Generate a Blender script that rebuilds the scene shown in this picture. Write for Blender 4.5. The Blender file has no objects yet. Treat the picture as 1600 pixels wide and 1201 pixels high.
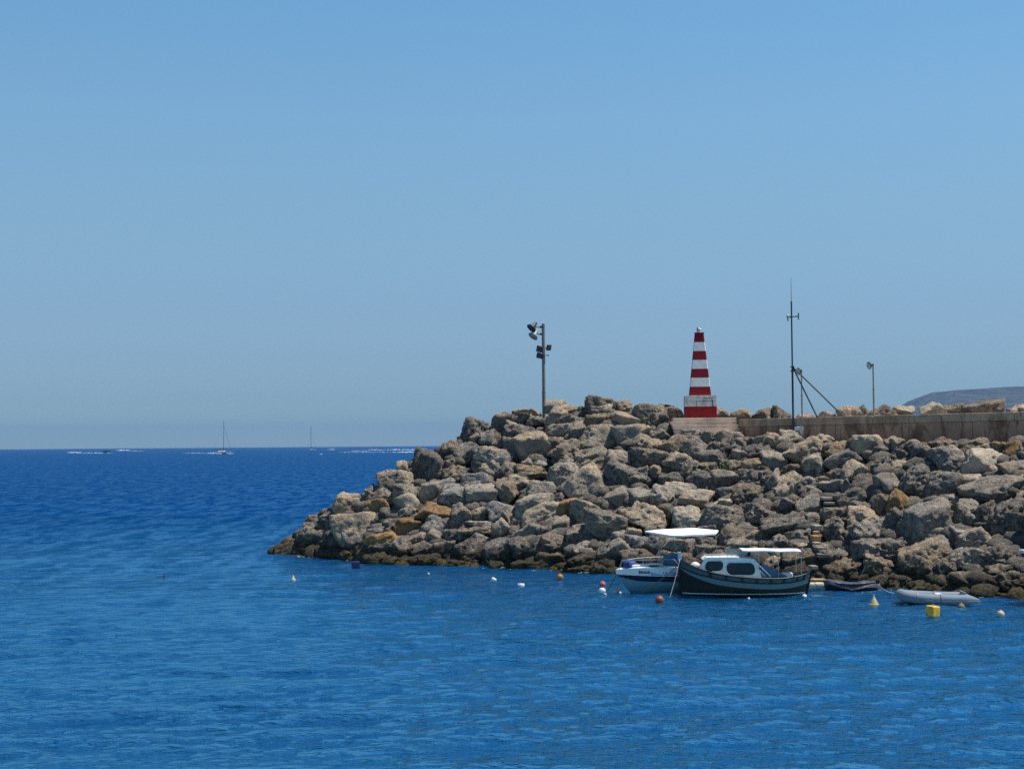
import bpy, bmesh, math, random
import numpy as np
from mathutils import Vector, Matrix

C = bpy.context.scene.collection
SC = bpy.context.scene

# ------------------------------------------------------------------ camera
CAM_H = 7.1
F_PX = 2222.0                       # focal length in pixels of the 1600 px wide photograph (50 mm on 36 mm)
HZ = 692.6                          # row of the true horizontal at the middle column
ROLL = math.radians(0.42)
PITCH = math.atan((HZ - 600.5) / F_PX)
_F = Vector((0, math.cos(PITCH), math.sin(PITCH)))
_R0 = Vector((1, 0, 0))
_U0 = Vector((0, -math.sin(PITCH), math.cos(PITCH)))
_R = _R0 * math.cos(ROLL) - _U0 * math.sin(ROLL)
_U = _U0 * math.cos(ROLL) + _R0 * math.sin(ROLL)
cam_data = bpy.data.cameras.new('camera')
cam = bpy.data.objects.new('camera', cam_data)
C.objects.link(cam)
cam_data.sensor_width = 36.0
cam_data.lens = 50.0
cam_data.clip_start = 0.5
cam_data.clip_end = 60000
_m = Matrix((_R, _U, -_F)).transposed().to_4x4()
_m.translation = (0, 0, CAM_H)
cam.matrix_world = _m
SC.camera = cam

# ------------------------------------------------------------------ light
SUN_EL = math.radians(67)
SUN_AZ = math.radians(89)           # clockwise from +Y (straight ahead) towards +X (right)
SUN_DIR = Vector((math.sin(SUN_AZ) * math.cos(SUN_EL), math.cos(SUN_AZ) * math.cos(SUN_EL), math.sin(SUN_EL)))
world = bpy.data.worlds.new('World')
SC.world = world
world.use_nodes = True
_nt = world.node_tree
_nt.nodes.clear()
_sky = _nt.nodes.new('ShaderNodeTexSky')
_sky.sky_type = 'NISHITA'
_sky.sun_disc = False
_sky.sun_elevation = SUN_EL
_sky.sun_rotation = SUN_AZ
_sky.altitude = 0
_sky.air_density = 1.0
_sky.dust_density = 0.0
_sky.ozone_density = 6.0
_bg = _nt.nodes.new('ShaderNodeBackground')
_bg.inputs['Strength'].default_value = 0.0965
_wo = _nt.nodes.new('ShaderNodeOutputWorld')
# the clear blue of this day: the same tint all round the horizon, by height above it; upper dome dimmed to cut fill light
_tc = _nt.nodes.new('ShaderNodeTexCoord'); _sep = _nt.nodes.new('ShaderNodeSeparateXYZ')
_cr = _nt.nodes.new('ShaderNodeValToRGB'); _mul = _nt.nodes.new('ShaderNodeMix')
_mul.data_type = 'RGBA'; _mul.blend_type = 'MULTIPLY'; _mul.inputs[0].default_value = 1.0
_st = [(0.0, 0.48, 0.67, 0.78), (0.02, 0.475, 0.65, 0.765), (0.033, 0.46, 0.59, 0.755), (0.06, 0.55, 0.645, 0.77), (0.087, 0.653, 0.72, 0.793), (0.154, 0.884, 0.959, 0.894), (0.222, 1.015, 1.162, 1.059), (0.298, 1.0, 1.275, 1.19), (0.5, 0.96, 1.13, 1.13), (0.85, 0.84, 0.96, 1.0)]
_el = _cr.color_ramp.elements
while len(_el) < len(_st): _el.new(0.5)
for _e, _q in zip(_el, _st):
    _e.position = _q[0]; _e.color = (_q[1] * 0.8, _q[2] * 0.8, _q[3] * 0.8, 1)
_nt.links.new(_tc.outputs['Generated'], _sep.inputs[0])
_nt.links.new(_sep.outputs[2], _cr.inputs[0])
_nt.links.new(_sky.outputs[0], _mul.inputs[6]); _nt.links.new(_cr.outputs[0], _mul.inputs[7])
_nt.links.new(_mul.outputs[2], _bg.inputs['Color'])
_nt.links.new(_bg.outputs[0], _wo.inputs['Surface'])

sun_data = bpy.data.lights.new('sun', 'SUN')
sun_data.energy = 5.0
sun_data.angle = math.radians(0.5)
sun_data.color = (1.0, 0.955, 0.885)
sun = bpy.data.objects.new('sun', sun_data)
C.objects.link(sun)
sun.rotation_euler = SUN_DIR.to_track_quat('Z', 'Y').to_euler()
sun.location = (40, 20, 80)

SC.view_settings.view_transform = 'Standard'
SC.view_settings.look = 'None'
SC.view_settings.exposure = 0.6
SC.view_settings.gamma = 1.0
SC.view_settings.use_curve_mapping = False
SC.cycles.max_bounces = 6
SC.cycles.diffuse_bounces = 3
SC.cycles.volume_bounces = 0
SC.cycles.transparent_max_bounces = 16
SC.cycles.use_denoising = False
SC.cycles.use_adaptive_sampling = False
SC.cycles.sample_clamp_direct = 1.6
SC.cycles.sample_clamp_indirect = 1.0

# ------------------------------------------------------------------ place finding
def HY(px):
    return HZ + 0.00733 * (800 - px)

def ray(px, py):
    return (_R * ((px - 800) / F_PX) + _U * ((600.5 - py) / F_PX) + _F)

def P(px, py, Y):
    """world point at distance Y (metres ahead) seen at a pixel of the photograph"""
    d = ray(px, py)
    return Vector((0, 0, CAM_H)) + d * (Y / d.y)

EARTH = 2 * 7.4e6
def PW(px, py):
    """point on the sea seen at a pixel"""
    d = ray(px, py)
    t = -CAM_H / d.z
    for _ in range(4):
        r2 = (d.x * t) ** 2 + (d.y * t) ** 2
        t = -(CAM_H + r2 / EARTH) / d.z
    return Vector((0, 0, CAM_H)) + d * t

# ------------------------------------------------------------------ helpers: meshes
class MB:
    """collects shapes into one mesh object"""
    def __init__(self):
        self.v = []; self.f = []; self.mi = []; self.sm = []
    def add(self, verts, faces, mi=0, smooth=False):
        o = len(self.v)
        self.v += [tuple(x) for x in verts]
        for f in faces:
            self.f.append(tuple(i + o for i in f)); self.mi.append(mi); self.sm.append(smooth)
        return self
    def box(self, c, s, rz=0.0, m=None, mi=0):
        x, y, z = s[0] / 2, s[1] / 2, s[2] / 2
        vs = [Vector(p) for p in ((-x,-y,-z),(x,-y,-z),(x,y,-z),(-x,y,-z),(-x,-y,z),(x,-y,z),(x,y,z),(-x,y,z))]
        r = m if m is not None else Matrix.Rotation(rz, 3, 'Z')
        vs = [r @ p + Vector(c) for p in vs]
        return self.add(vs, [(0,3,2,1),(4,5,6,7),(0,1,5,4),(1,2,6,5),(2,3,7,6),(3,0,4,7)], mi)
    def bbox(self, c, s, b, rz=0.0, m=None, mi=0):
        """box with bevelled edges"""
        x, y, z = s[0] / 2, s[1] / 2, s[2] / 2
        bm = bmesh.new()
        bmesh.ops.create_cube(bm, size=1)
        for v in bm.verts: v.co = Vector((v.co.x * 2 * x, v.co.y * 2 * y, v.co.z * 2 * z))
        bmesh.ops.bevel(bm, geom=list(bm.edges), offset=b, segments=2, affect='EDGES', profile=0.5)
        r = m if m is not None else Matrix.Rotation(rz, 3, 'Z')
        bm.verts.ensure_lookup_table()
        vs = [r @ v.co + Vector(c) for v in bm.verts]
        fs = [tuple(v.index for v in f.verts) for f in bm.faces]
        bm.free()
        return self.add(vs, fs, mi)
    def tube(self, p0, p1, r0, r1=None, n=10, mi=0, cap=True):
        r1 = r0 if r1 is None else r1
        p0 = Vector(p0); p1 = Vector(p1)
        d = (p1 - p0).normalized()
        a = d.orthogonal().normalized(); b = d.cross(a)
        vs = []
        for p, r in ((p0, r0), (p1, r1)):
            for k in range(n):
                t = 2 * math.pi * k / n
                vs.append(p + (a * math.cos(t) + b * math.sin(t)) * r)
        fs = [(k, (k + 1) % n, n + (k + 1) % n, n + k) for k in range(n)]
        self.add(vs, fs, mi, True)
        if cap:
            self.add(vs[:n], [tuple(reversed(range(n)))], mi); self.add(vs[n:], [tuple(range(n))], mi)
        return self
    def path(self, pts, r, n=8, mi=0):
        """tube along a polyline; r a number or one per point"""
        pts = [Vector(p) for p in pts]
        rs = r if isinstance(r, (list, tuple)) else [r] * len(pts)
        vs = []; fs = []
        ref = Vector((0.13, 0.31, 0.94))
        for i, p in enumerate(pts):
            d = (pts[min(i + 1, len(pts) - 1)] - pts[max(i - 1, 0)]).normalized()
            a = d.cross(ref)
            if a.length < 1e-3: a = d.orthogonal()
            a.normalize(); b = d.cross(a)
            for k in range(n):
                t = 2 * math.pi * k / n
                vs.append(p + (a * math.cos(t) + b * math.sin(t)) * rs[i])
        for i in range(len(pts) - 1):
            for k in range(n):
                fs.append((i * n + k, i * n + (k + 1) % n, (i + 1) * n + (k + 1) % n, (i + 1) * n + k))
        fs.append(tuple(reversed(range(n)))); fs.append(tuple(range((len(pts) - 1) * n, len(pts) * n)))
        return self.add(vs, fs, mi, True)
    def lathe(self, prof, n=20, o=(0,0,0), m=None, mi=0):
        """prof: list of (radius, z)"""
        vs = []; fs = []
        m = m or Matrix.Identity(3)
        for r, z in prof:
            for k in range(n):
                t = 2 * math.pi * k / n
                vs.append(m @ Vector((r * math.cos(t), r * math.sin(t), z)) + Vector(o))
        for i in range(len(prof) - 1):
            for k in range(n):
                fs.append((i * n + k, i * n + (k + 1) % n, (i + 1) * n + (k + 1) % n, (i + 1) * n + k))
        fs.append(tuple(reversed(range(n)))); fs.append(tuple(range((len(prof) - 1) * n, len(prof) * n)))
        return self.add(vs, fs, mi, True)
    def ball(self, c, r, n=14, sc=(1,1,1), mi=0):
        prof = [(max(1e-4, math.sin(math.pi * i / n)) * r * sc[0], -math.cos(math.pi * i / n) * r * sc[2]) for i in range(n + 1)]
        return self.lathe(prof, 16, c, mi=mi)
    def grid(self, pts, mi=0, smooth=True, flip=False):
        """pts[i][j] -> quads"""
        ni, nj = len(pts), len(pts[0])
        vs = [p for row in pts for p in row]
        fs = []
        for i in range(ni - 1):
            for j in range(nj - 1):
                q = (i * nj + j, (i + 1) * nj + j, (i + 1) * nj + j + 1, i * nj + j + 1)
                fs.append(tuple(reversed(q)) if flip else q)
        return self.add(vs, fs, mi, smooth)
    def prism(self, poly, y0, y1, mi=0):
        """polygon of (x, z), extruded from y0 to y1"""
        n = len(poly)
        vs = [(x, y0, z) for x, z in poly] + [(x, y1, z) for x, z in poly]
        fs = [tuple(range(n)), tuple(reversed(range(n, 2 * n)))]
        fs += [(k, n + k, n + (k + 1) % n, (k + 1) % n) for k in range(n)]
        return self.add(vs, fs, mi)
    def mesh(self, name, mats):
        me = bpy.data.meshes.new(name)
        me.from_pydata(self.v, [], self.f)
        for m in (mats if isinstance(mats, (list, tuple)) else [mats]): me.materials.append(m)
        me.polygons.foreach_set('material_index', self.mi)
        me.polygons.foreach_set('use_smooth', self.sm)
        me.update()
        return me
    def build(self, name, mats, parent=None, loc=None, fix=True):
        me = self.mesh(name, mats)
        if fix:
            bm = bmesh.new(); bm.from_mesh(me)
            bmesh.ops.recalc_face_normals(bm, faces=bm.faces)
            bm.to_mesh(me); bm.free()
        return link(name, me, parent, loc)

def link(name, me, parent=None, loc=None):
    o = bpy.data.objects.new(name, me)
    C.objects.link(o)
    if parent is not None: o.parent = parent
    if loc is not None: o.location = loc
    return o

def empty(name, loc, rz=0.0):
    o = bpy.data.objects.new(name, None)
    C.objects.link(o)
    o.location = loc
    o.rotation_euler = (0, 0, rz)
    o.empty_display_size = 0.3
    return o

def tag(o, label=None, cat=None, group=None, kind=None):
    if label: o['label'] = label
    if cat: o['category'] = cat
    if group: o['group'] = group
    if kind: o['kind'] = kind
    return o

def copy_tree(o, parent=None):
    c = o.copy(); C.objects.link(c)
    if parent is not None: c.parent = parent
    for ch in list(o.children): copy_tree(ch, c)
    return c

def recentre(o, base=False):
    """put the origin of a mesh built in world coordinates at its middle (or base)"""
    me = o.data
    n = len(me.vertices)
    a = np.empty(n * 3); me.vertices.foreach_get('co', a); a = a.reshape(-1, 3)
    c = (a.min(0) + a.max(0)) / 2
    if base: c[2] = a[:, 2].min()
    a -= c
    me.vertices.foreach_set('co', a.ravel()); me.update()
    o.location = Vector(o.location) + Vector(c)
    return o

# ------------------------------------------------------------------ helpers: noise
_rng = np.random.RandomState(7)
_perm = np.concatenate([_rng.permutation(256)] * 3)
_grad = _rng.normal(size=(256, 3)); _grad /= np.linalg.norm(_grad, axis=1)[:, None]
def noise3(p):
    """gradient noise, about -0.7..0.7, p (n,3)"""
    i = np.floor(p).astype(np.int64); f = p - i
    u = f * f * f * (f * (f * 6 - 15) + 10)
    i &= 255
    out = np.zeros(len(p))
    for dx in (0, 1):
        wx = u[:, 0] if dx else 1 - u[:, 0]
        for dy in (0, 1):
            wy = u[:, 1] if dy else 1 - u[:, 1]
            for dz in (0, 1):
                wz = u[:, 2] if dz else 1 - u[:, 2]
                h = _perm[_perm[_perm[i[:, 0] + dx] + i[:, 1] + dy] + i[:, 2] + dz]
                g = _grad[h]
                out += wx * wy * wz * (g[:, 0] * (f[:, 0] - dx) + g[:, 1] * (f[:, 1] - dy) + g[:, 2] * (f[:, 2] - dz))
    return out
def fbm(p, oct=4, gain=0.5):
    a = 1.0; s = 0
    for _ in range(oct):
        s = s + a * noise3(p); p = p * 2.03 + 17.3; a *= gain
    return s

# ------------------------------------------------------------------ helpers: materials
def new_mat(name):
    m = bpy.data.materials.new(name); m.use_nodes = True
    nt = m.node_tree; nt.nodes.clear()
    out = nt.nodes.new('ShaderNodeOutputMaterial')
    b = nt.nodes.new('ShaderNodeBsdfPrincipled')
    nt.links.new(b.outputs[0], out.inputs['Surface'])
    return m, nt, b
def nd(nt, t, **kw):
    n = nt.nodes.new('ShaderNode' + t)
    for k, v in kw.items():
        if k in n.inputs: n.inputs[k].default_value = v
        else: setattr(n, k, v)
    return n
def noise_n(nt, vec, scale, detail=4, rough=0.5, dist=0.0):
    n = nd(nt, 'TexNoise'); n.inputs['Scale'].default_value = scale
    n.inputs['Detail'].default_value = detail; n.inputs['Roughness'].default_value = rough; n.inputs['Distortion'].default_value = dist
    if vec is not None: nt.links.new(vec, n.inputs['Vector'])
    return n.outputs['Fac']
def ramp(nt, fac, a, b, va=0.0, vb=1.0):
    n = nd(nt, 'MapRange'); n.clamp = True
    n.interpolation_type = 'SMOOTHSTEP'
    n.inputs['From Min'].default_value = a; n.inputs['From Max'].default_value = b
    n.inputs['To Min'].default_value = va; n.inputs['To Max'].default_value = vb
    nt.links.new(fac, n.inputs['Value'])
    return n.outputs[0]
def math_n(nt, op, a, b=None):
    n = nd(nt, 'Math', operation=op)
    for i, x in enumerate((a, b)):
        if x is None: continue
        if isinstance(x, (int, float)): n.inputs[i].default_value = x
        else: nt.links.new(x, n.inputs[i])
    return n.outputs[0]
def mix(nt, fac, a, b, mode='MIX'):
    n = nd(nt, 'Mix', data_type='RGBA', blend_type=mode)
    for sock, x in ((n.inputs[0], fac), (n.inputs[6], a), (n.inputs[7], b)):
        if isinstance(x, (int, float)): sock.default_value = x
        elif isinstance(x, (tuple, list)): sock.default_value = (*x[:3], 1)
        else: nt.links.new(x, sock)
    return n.outputs[2]
def position(nt): return nd(nt, 'NewGeometry').outputs['Position']
def objco(nt): return nd(nt, 'TexCoord').outputs['Object']
def scaled(nt, vec, s):
    n = nd(nt, 'Mapping'); n.inputs['Scale'].default_value = s
    nt.links.new(vec, n.inputs['Vector']); return n.outputs[0]
def bump(nt, b, h, strength, dist):
    n = nd(nt, 'Bump'); n.inputs['Strength'].default_value = strength; n.inputs['Distance'].default_value = dist
    nt.links.new(h, n.inputs['Height']); nt.links.new(n.outputs[0], b.inputs['Normal'])
    return n

def paint(name, col, rough=0.4, wear=0.25, wear_col=None, scale=6.0, metal=0.0, bmp=0.0):
    """painted or plain surface with patchy wear"""
    m, nt, b = new_mat(name)
    v = objco(nt)
    n = noise_n(nt, v, scale, 5, 0.65)
    wc = wear_col or tuple(c * 0.55 + 0.02 for c in col)
    c = mix(nt, ramp(nt, n, 0.42, 0.72, 0, wear * 2), col, wc)
    nt.links.new(c, b.inputs['Base Color'])
    b.inputs['Roughness'].default_value = rough
    b.inputs['Specular IOR Level'].default_value = 0.3
    b.inputs['Metallic'].default_value = metal
    if bmp: bump(nt, b, n, 0.5, bmp)
    return m
# ------------------------------------------------------------------ the sea: one curved sheet out to the horizon
def mx_far(nt, far, v):
    """1 near, v far"""
    return math_n(nt, 'ADD', math_n(nt, 'MULTIPLY', far, math_n(nt, 'SUBTRACT', v, 1.0)), 1.0)

def build_sea():
    rs = [0.0, 6.0, 12.0, 18.0, 23.0]
    r = 26.0
    while r < 600: rs.append(r); r *= 1.0037
    while r < 16000: rs.append(r); r *= 1.06
    rs = np.array(rs[1:])
    th = np.concatenate([np.linspace(-27, 27, 460), np.linspace(28, 332, 90)])
    th = np.radians(th)
    R, T = np.meshgrid(rs, th, indexing='ij')
    X = R * np.sin(T); Y = R * np.cos(T)
    Z = -(R * R) / EARTH
    rng = np.random.RandomState(3)
    spc = np.maximum(R * 0.0037, R * math.radians(54 / 460.0) * 0.8)
    # waves only inside the finely divided wedge
    edge = np.clip((math.radians(27) - np.abs(np.where(T > math.pi, T - 2 * math.pi, T))) / math.radians(2), 0, 1)
    fade = np.clip((R - 24) / 4, 0, 1) * np.clip((600 - R) / 150, 0, 1) * edge
    gust = 0.6 + 0.6 * np.clip(0.5 + 1.1 * fbm(np.stack([X.ravel() * 0.016, Y.ravel() * 0.04, X.ravel() * 0 + 3.3], 1), 3).reshape(X.shape), 0, 1)
    H = np.zeros_like(X)
    for k in range(96):
        lam = 0.45 * (12.0 ** rng.uniform(0, 1))
        ang = rng.normal(0, 0.34) + 0.12
        dx, dy = math.sin(ang), -math.cos(ang)
        a = 0.0060 * lam ** 0.72 * rng.uniform(0.5, 1.3)
        ph = rng.uniform(0, 6.28)
        w = np.clip(lam / (2.2 * spc) - 0.7, 0, 1)
        q = (X * dx + Y * dy) * 2 * math.pi / lam + ph
        H += a * w * (np.exp(0.7 * np.sin(q)) - 1.13)
    Z = Z + H * fade * gust
    ni, nj = X.shape
    v = np.stack([X.ravel(), Y.ravel(), Z.ravel()], 1)
    v = np.concatenate([v, [[0, 0, 0]]])
    idx = np.arange(ni * nj).reshape(ni, nj)
    nx = np.roll(idx, -1, axis=1)
    f = np.stack([idx[:-1], idx[1:], nx[1:], nx[:-1]], -1).reshape(-1, 4)
    me = bpy.data.meshes.new('sea')
    nv = len(v); nf = len(f)
    tri = np.stack([np.full(nj, nv - 1), idx[0], nx[0]], 1)
    me.vertices.add(nv); me.vertices.foreach_set('co', v.ravel())
    loops = np.concatenate([f.ravel(), tri.ravel()])
    me.loops.add(len(loops)); me.loops.foreach_set('vertex_index', loops.astype(np.int32))
    starts = np.concatenate([np.arange(nf) * 4, nf * 4 + np.arange(nj) * 3])
    me.polygons.add(nf + nj); me.polygons.foreach_set('loop_start', starts.astype(np.int32))
    me.polygons.foreach_set('use_smooth', np.ones(nf + nj, dtype=bool))
    me.update(calc_edges=True); me.validate()
    m, nt, b = new_mat('sea_water')
    p = position(nt)
    # broad patches of cleaner and murkier water
    n = noise_n(nt, scaled(nt, p, (0.012, 0.03, 1)), 1.0, 4, 0.55)
    sep = nd(nt, 'VectorMath', operation='LENGTH')
    nt.links.new(p, sep.inputs[0])
    far = ramp(nt, sep.outputs['Value'], 35, 170)
    shallow = mix(nt, ramp(nt, n, 0.35, 0.65), SEA_NEAR_A, SEA_NEAR_B)
    g = ramp(nt, noise_n(nt, scaled(nt, p, (0.018, 0.05, 1)), 1.0, 3, 0.5), 0.36, 0.64, 0.6, 1.05)
    h1 = noise_n(nt, scaled(nt, p, (0.8, 1.5, 1)), 1.0, 3, 0.55, 0.4)
    h2 = noise_n(nt, scaled(nt, p, (2.4, 4.0, 1)), 1.0, 4, 0.62, 0.3)
    h = math_n(nt, 'ADD', math_n(nt, 'MULTIPLY', h1, 1.0), math_n(nt, 'MULTIPLY', h2, 0.5))
    bmp = bump(nt, b, math_n(nt, 'MULTIPLY', h, g), 1.0, SEA_BUMP)
    # water body and mirror apart: the photograph was taken through a polariser, which takes most of the mirror away
    dif = nd(nt, 'BsdfDiffuse'); glo = nd(nt, 'BsdfGlossy'); fr = nd(nt, 'Fresnel', IOR=1.333); mx = nd(nt, 'MixShader')
    glo.inputs['Roughness'].default_value = 0.035
    glo.inputs['Color'].default_value = (0.40, 0.79, 0.99, 1)
    for q in (dif, glo, fr): nt.links.new(bmp.outputs[0], q.inputs['Normal'])
    nt.links.new(mix(nt, far, shallow, SEA_FAR), dif.inputs['Color'])
    # far off only the wave faces turned to the eye are seen, and they mirror little
    k = ramp(nt, far, 0, 1, SEA_REFL, SEA_REFL_FAR)
    wg = noise_n(nt, scaled(nt, p, (0.65, 0.13, 1)), 1.0, 5, 0.62, 0.2)      # wave groups
    k = math_n(nt, 'MULTIPLY', k, mx_far(nt, far, ramp(nt, wg, 0.38, 0.62, 0.1, 2.2)))
    nt.links.new(math_n(nt, 'MINIMUM', math_n(nt, 'MULTIPLY', fr.outputs[0], k), 0.9), mx.inputs[0])
    nt.links.new(dif.outputs[0], mx.inputs[1]); nt.links.new(glo.outputs[0], mx.inputs[2])
    out = [q for q in nt.nodes if q.type == 'OUTPUT_MATERIAL'][0]
    nt.links.new(mx.outputs[0], out.inputs['Surface'])
    nt.nodes.remove(b)
    me.materials.append(m)
    return tag(link('sea', me), kind='structure')

SEA_NEAR_A = (0.0005, 0.033, 0.086)
SEA_NEAR_B = (0.0005, 0.044, 0.100)
SEA_FAR = (0.0005, 0.0285, 0.112)
SEA_BUMP = 0.36
SEA_REFL = 0.61
SEA_REFL_FAR = 0.17
sea = build_sea()

# ------------------------------------------------------------------ breakwater mound
_PXS = [415, 430, 520, 600, 650, 760, 850, 940, 1045, 1155, 1300, 1450, 1600, 1800, 2000]
_YW  = [864, 865, 872, 882, 882, 886, 890, 895, 900, 905, 914, 926, 936, 950, 962]
_SL  = [0.95, 0.9, 0.8, 0.72, 0.68, 0.68, 0.66, 0.64, 0.57, 0.545, 0.53, 0.54, 0.573, 0.60, 0.62]
_YT  = [864, 861, 790, 752, 714, 668, 650, 634, 664, 680, 684, 688, 692, 696, 700]
def y_water(px): return float(np.interp(px, _PXS, _YW))
def slope(px): return float(np.interp(px, _PXS, _SL))
def y_top(px): return float(np.interp(px, _PXS, _YT))
def Ysheet(px, py):
    """distance of the face of the rock slope at a pixel column and row"""
    Yw = PW(px, y_water(px)).y
    s = slope(px)
    k = (py - HY(px)) / F_PX
    return (CAM_H + s * Yw) / (s + k)
def sheet(px, py): return P(px, py, Ysheet(px, py))

def rock_material():
    m, nt, b = new_mat('limestone_boulder')
    p = position(nt)
    oi = nd(nt, 'ObjectInfo')
    base = oi.outputs['Color']; alpha = oi.outputs['Alpha']
    n1 = noise_n(nt, p, 1.1, 5, 0.6, 0.3)
    n2 = noise_n(nt, p, 5.5, 7, 0.72, 0.2)
    n3 = noise_n(nt, p, 2.3, 6, 0.65, 0.6)
    n4 = noise_n(nt, p, 16.0, 4, 0.7)
    c = mix(nt, ramp(nt, n1, 0.34, 0.66), mix(nt, 1.0, base, (0.72, 0.74, 0.78), 'MULTIPLY'), mix(nt, 1.0, base, (1.2, 1.13, 1.02), 'MULTIPLY'))
    # warm iron staining in patches
    c = mix(nt, math_n(nt, 'MULTIPLY', ramp(nt, noise_n(nt, p, 0.8, 4, 0.6, 0.8), 0.56, 0.74), 0.55), c, mix(nt, 1.0, base, (1.25, 0.92, 0.6), 'MULTIPLY'))
    # grey-black lichen speckle
    spk = math_n(nt, 'MULTIPLY', ramp(nt, n3, 0.38, 0.58), ramp(nt, n2, 0.45, 0.53))
    c = mix(nt, math_n(nt, 'MULTIPLY', spk, math_n(nt, 'ADD', math_n(nt, 'MULTIPLY', alpha, 0.85), 0.18)), c, (0.042, 0.040, 0.038))
    # pale lichen
    c = mix(nt, math_n(nt, 'MULTIPLY', ramp(nt, n4, 0.54, 0.66), ramp(nt, n1, 0.42, 0.6, 0.15, 0.75)), c, (0.56, 0.53, 0.47))
    c = mix(nt, math_n(nt, 'MULTIPLY', ramp(nt, noise_n(nt, p, 24.0, 3, 0.7), 0.54, 0.62), math_n(nt, 'ADD', math_n(nt, 'MULTIPLY', alpha, 0.5), 0.25)), c, (0.05, 0.047, 0.042))
    # tide stain: brown weed above the water, olive slime at it
    z = nd(nt, 'SeparateXYZ'); nt.links.new(p, z.inputs[0])
    zz = math_n(nt, 'ADD', z.outputs[2], math_n(nt, 'MULTIPLY', math_n(nt, 'SUBTRACT', n3, 0.5), -1.6))
    c = mix(nt, ramp(nt, zz, 1.45, 0.55, 0, 0.93), c, mix(nt, ramp(nt, n2, 0.4, 0.62), (0.018, 0.015, 0.010), (0.085, 0.064, 0.034)))
    c = mix(nt, ramp(nt, zz, 0.5, 0.1, 0, 0.8), c, mix(nt, ramp(nt, n2, 0.42, 0.6), (0.020, 0.017, 0.006), (0.10, 0.078, 0.028)))
    nt.links.new(c, b.inputs['Base Color'])
    b.inputs['Roughness'].default_value = 0.92
    b.inputs['Specular IOR Level'].default_value = 0.25
    vor = nd(nt, 'TexVoronoi'); vor.inputs['Scale'].default_value = 7.0
    pv = nd(nt, 'VectorMath', operation='ADD'); nt.links.new(p, pv.inputs[0])
    nn = nd(nt, 'TexNoise'); nn.inputs['Scale'].default_value = 4.0; nn.inputs['Detail'].default_value = 3
    nt.links.new(p, nn.inputs['Vector']); 
    sc_ = nd(nt, 'VectorMath', operation='SCALE'); sc_.inputs['Scale'].default_value = 0.35
    nt.links.new(nn.outputs['Color'], sc_.inputs[0]); nt.links.new(sc_.outputs[0], pv.inputs[1])
    nt.links.new(pv.outputs[0], vor.inputs['Vector'])
    pit = ramp(nt, vor.outputs['Distance'], 0.05, 0.42)
    h = math_n(nt, 'ADD', math_n(nt, 'MULTIPLY', n2, 1.2), math_n(nt, 'MULTIPLY', pit, math_n(nt, 'MULTIPLY', alpha, 0.55)))
    h = math_n(nt, 'ADD', h, math_n(nt, 'MULTIPLY', n4, 0.35))
    bump(nt, b, h, 1.0, 0.26)
    return m
M_ROCK = rock_material()

def build_core():
    cols = []
    for px in np.arange(442, 2001, 17.0):
        yt = y_top(px); yw = y_water(px) + 10
        col = []
        for t in np.linspace(0, 1, 20):
            py = yw + (yt + 3 - yw) * t
            q = sheet(px, py)
            d = Vector((q.x, q.y, 0)).normalized()
            j = 0.25 * noise3(np.array([[px * 0.05, t * 9, 0.5]]))[0]
            q = q + d * 1.15 + Vector((0, 0, -0.25 + j))
            if t == 0: q.z = -1.5
            col.append(q)
        top = col[-1]
        d = Vector((0.35, 0.94, 0))
        back = max(0.4, top.z + 1.5)
        for k in (0.35, 0.7, 1.0): col.append(top + d * (4.5 * k) * min(1, back / 6))
        e = col[-1]
        for k in (0.33, 0.66, 1.0): col.append(Vector((e.x, e.y, 0)) + d * (back * 1.5 * k) + Vector((0, 0, e.z + (-1.5 - e.z) * k)))
        cols.append(col)
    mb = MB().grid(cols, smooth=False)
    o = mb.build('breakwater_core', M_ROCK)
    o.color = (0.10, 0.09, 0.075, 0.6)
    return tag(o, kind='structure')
core = build_core()

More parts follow.
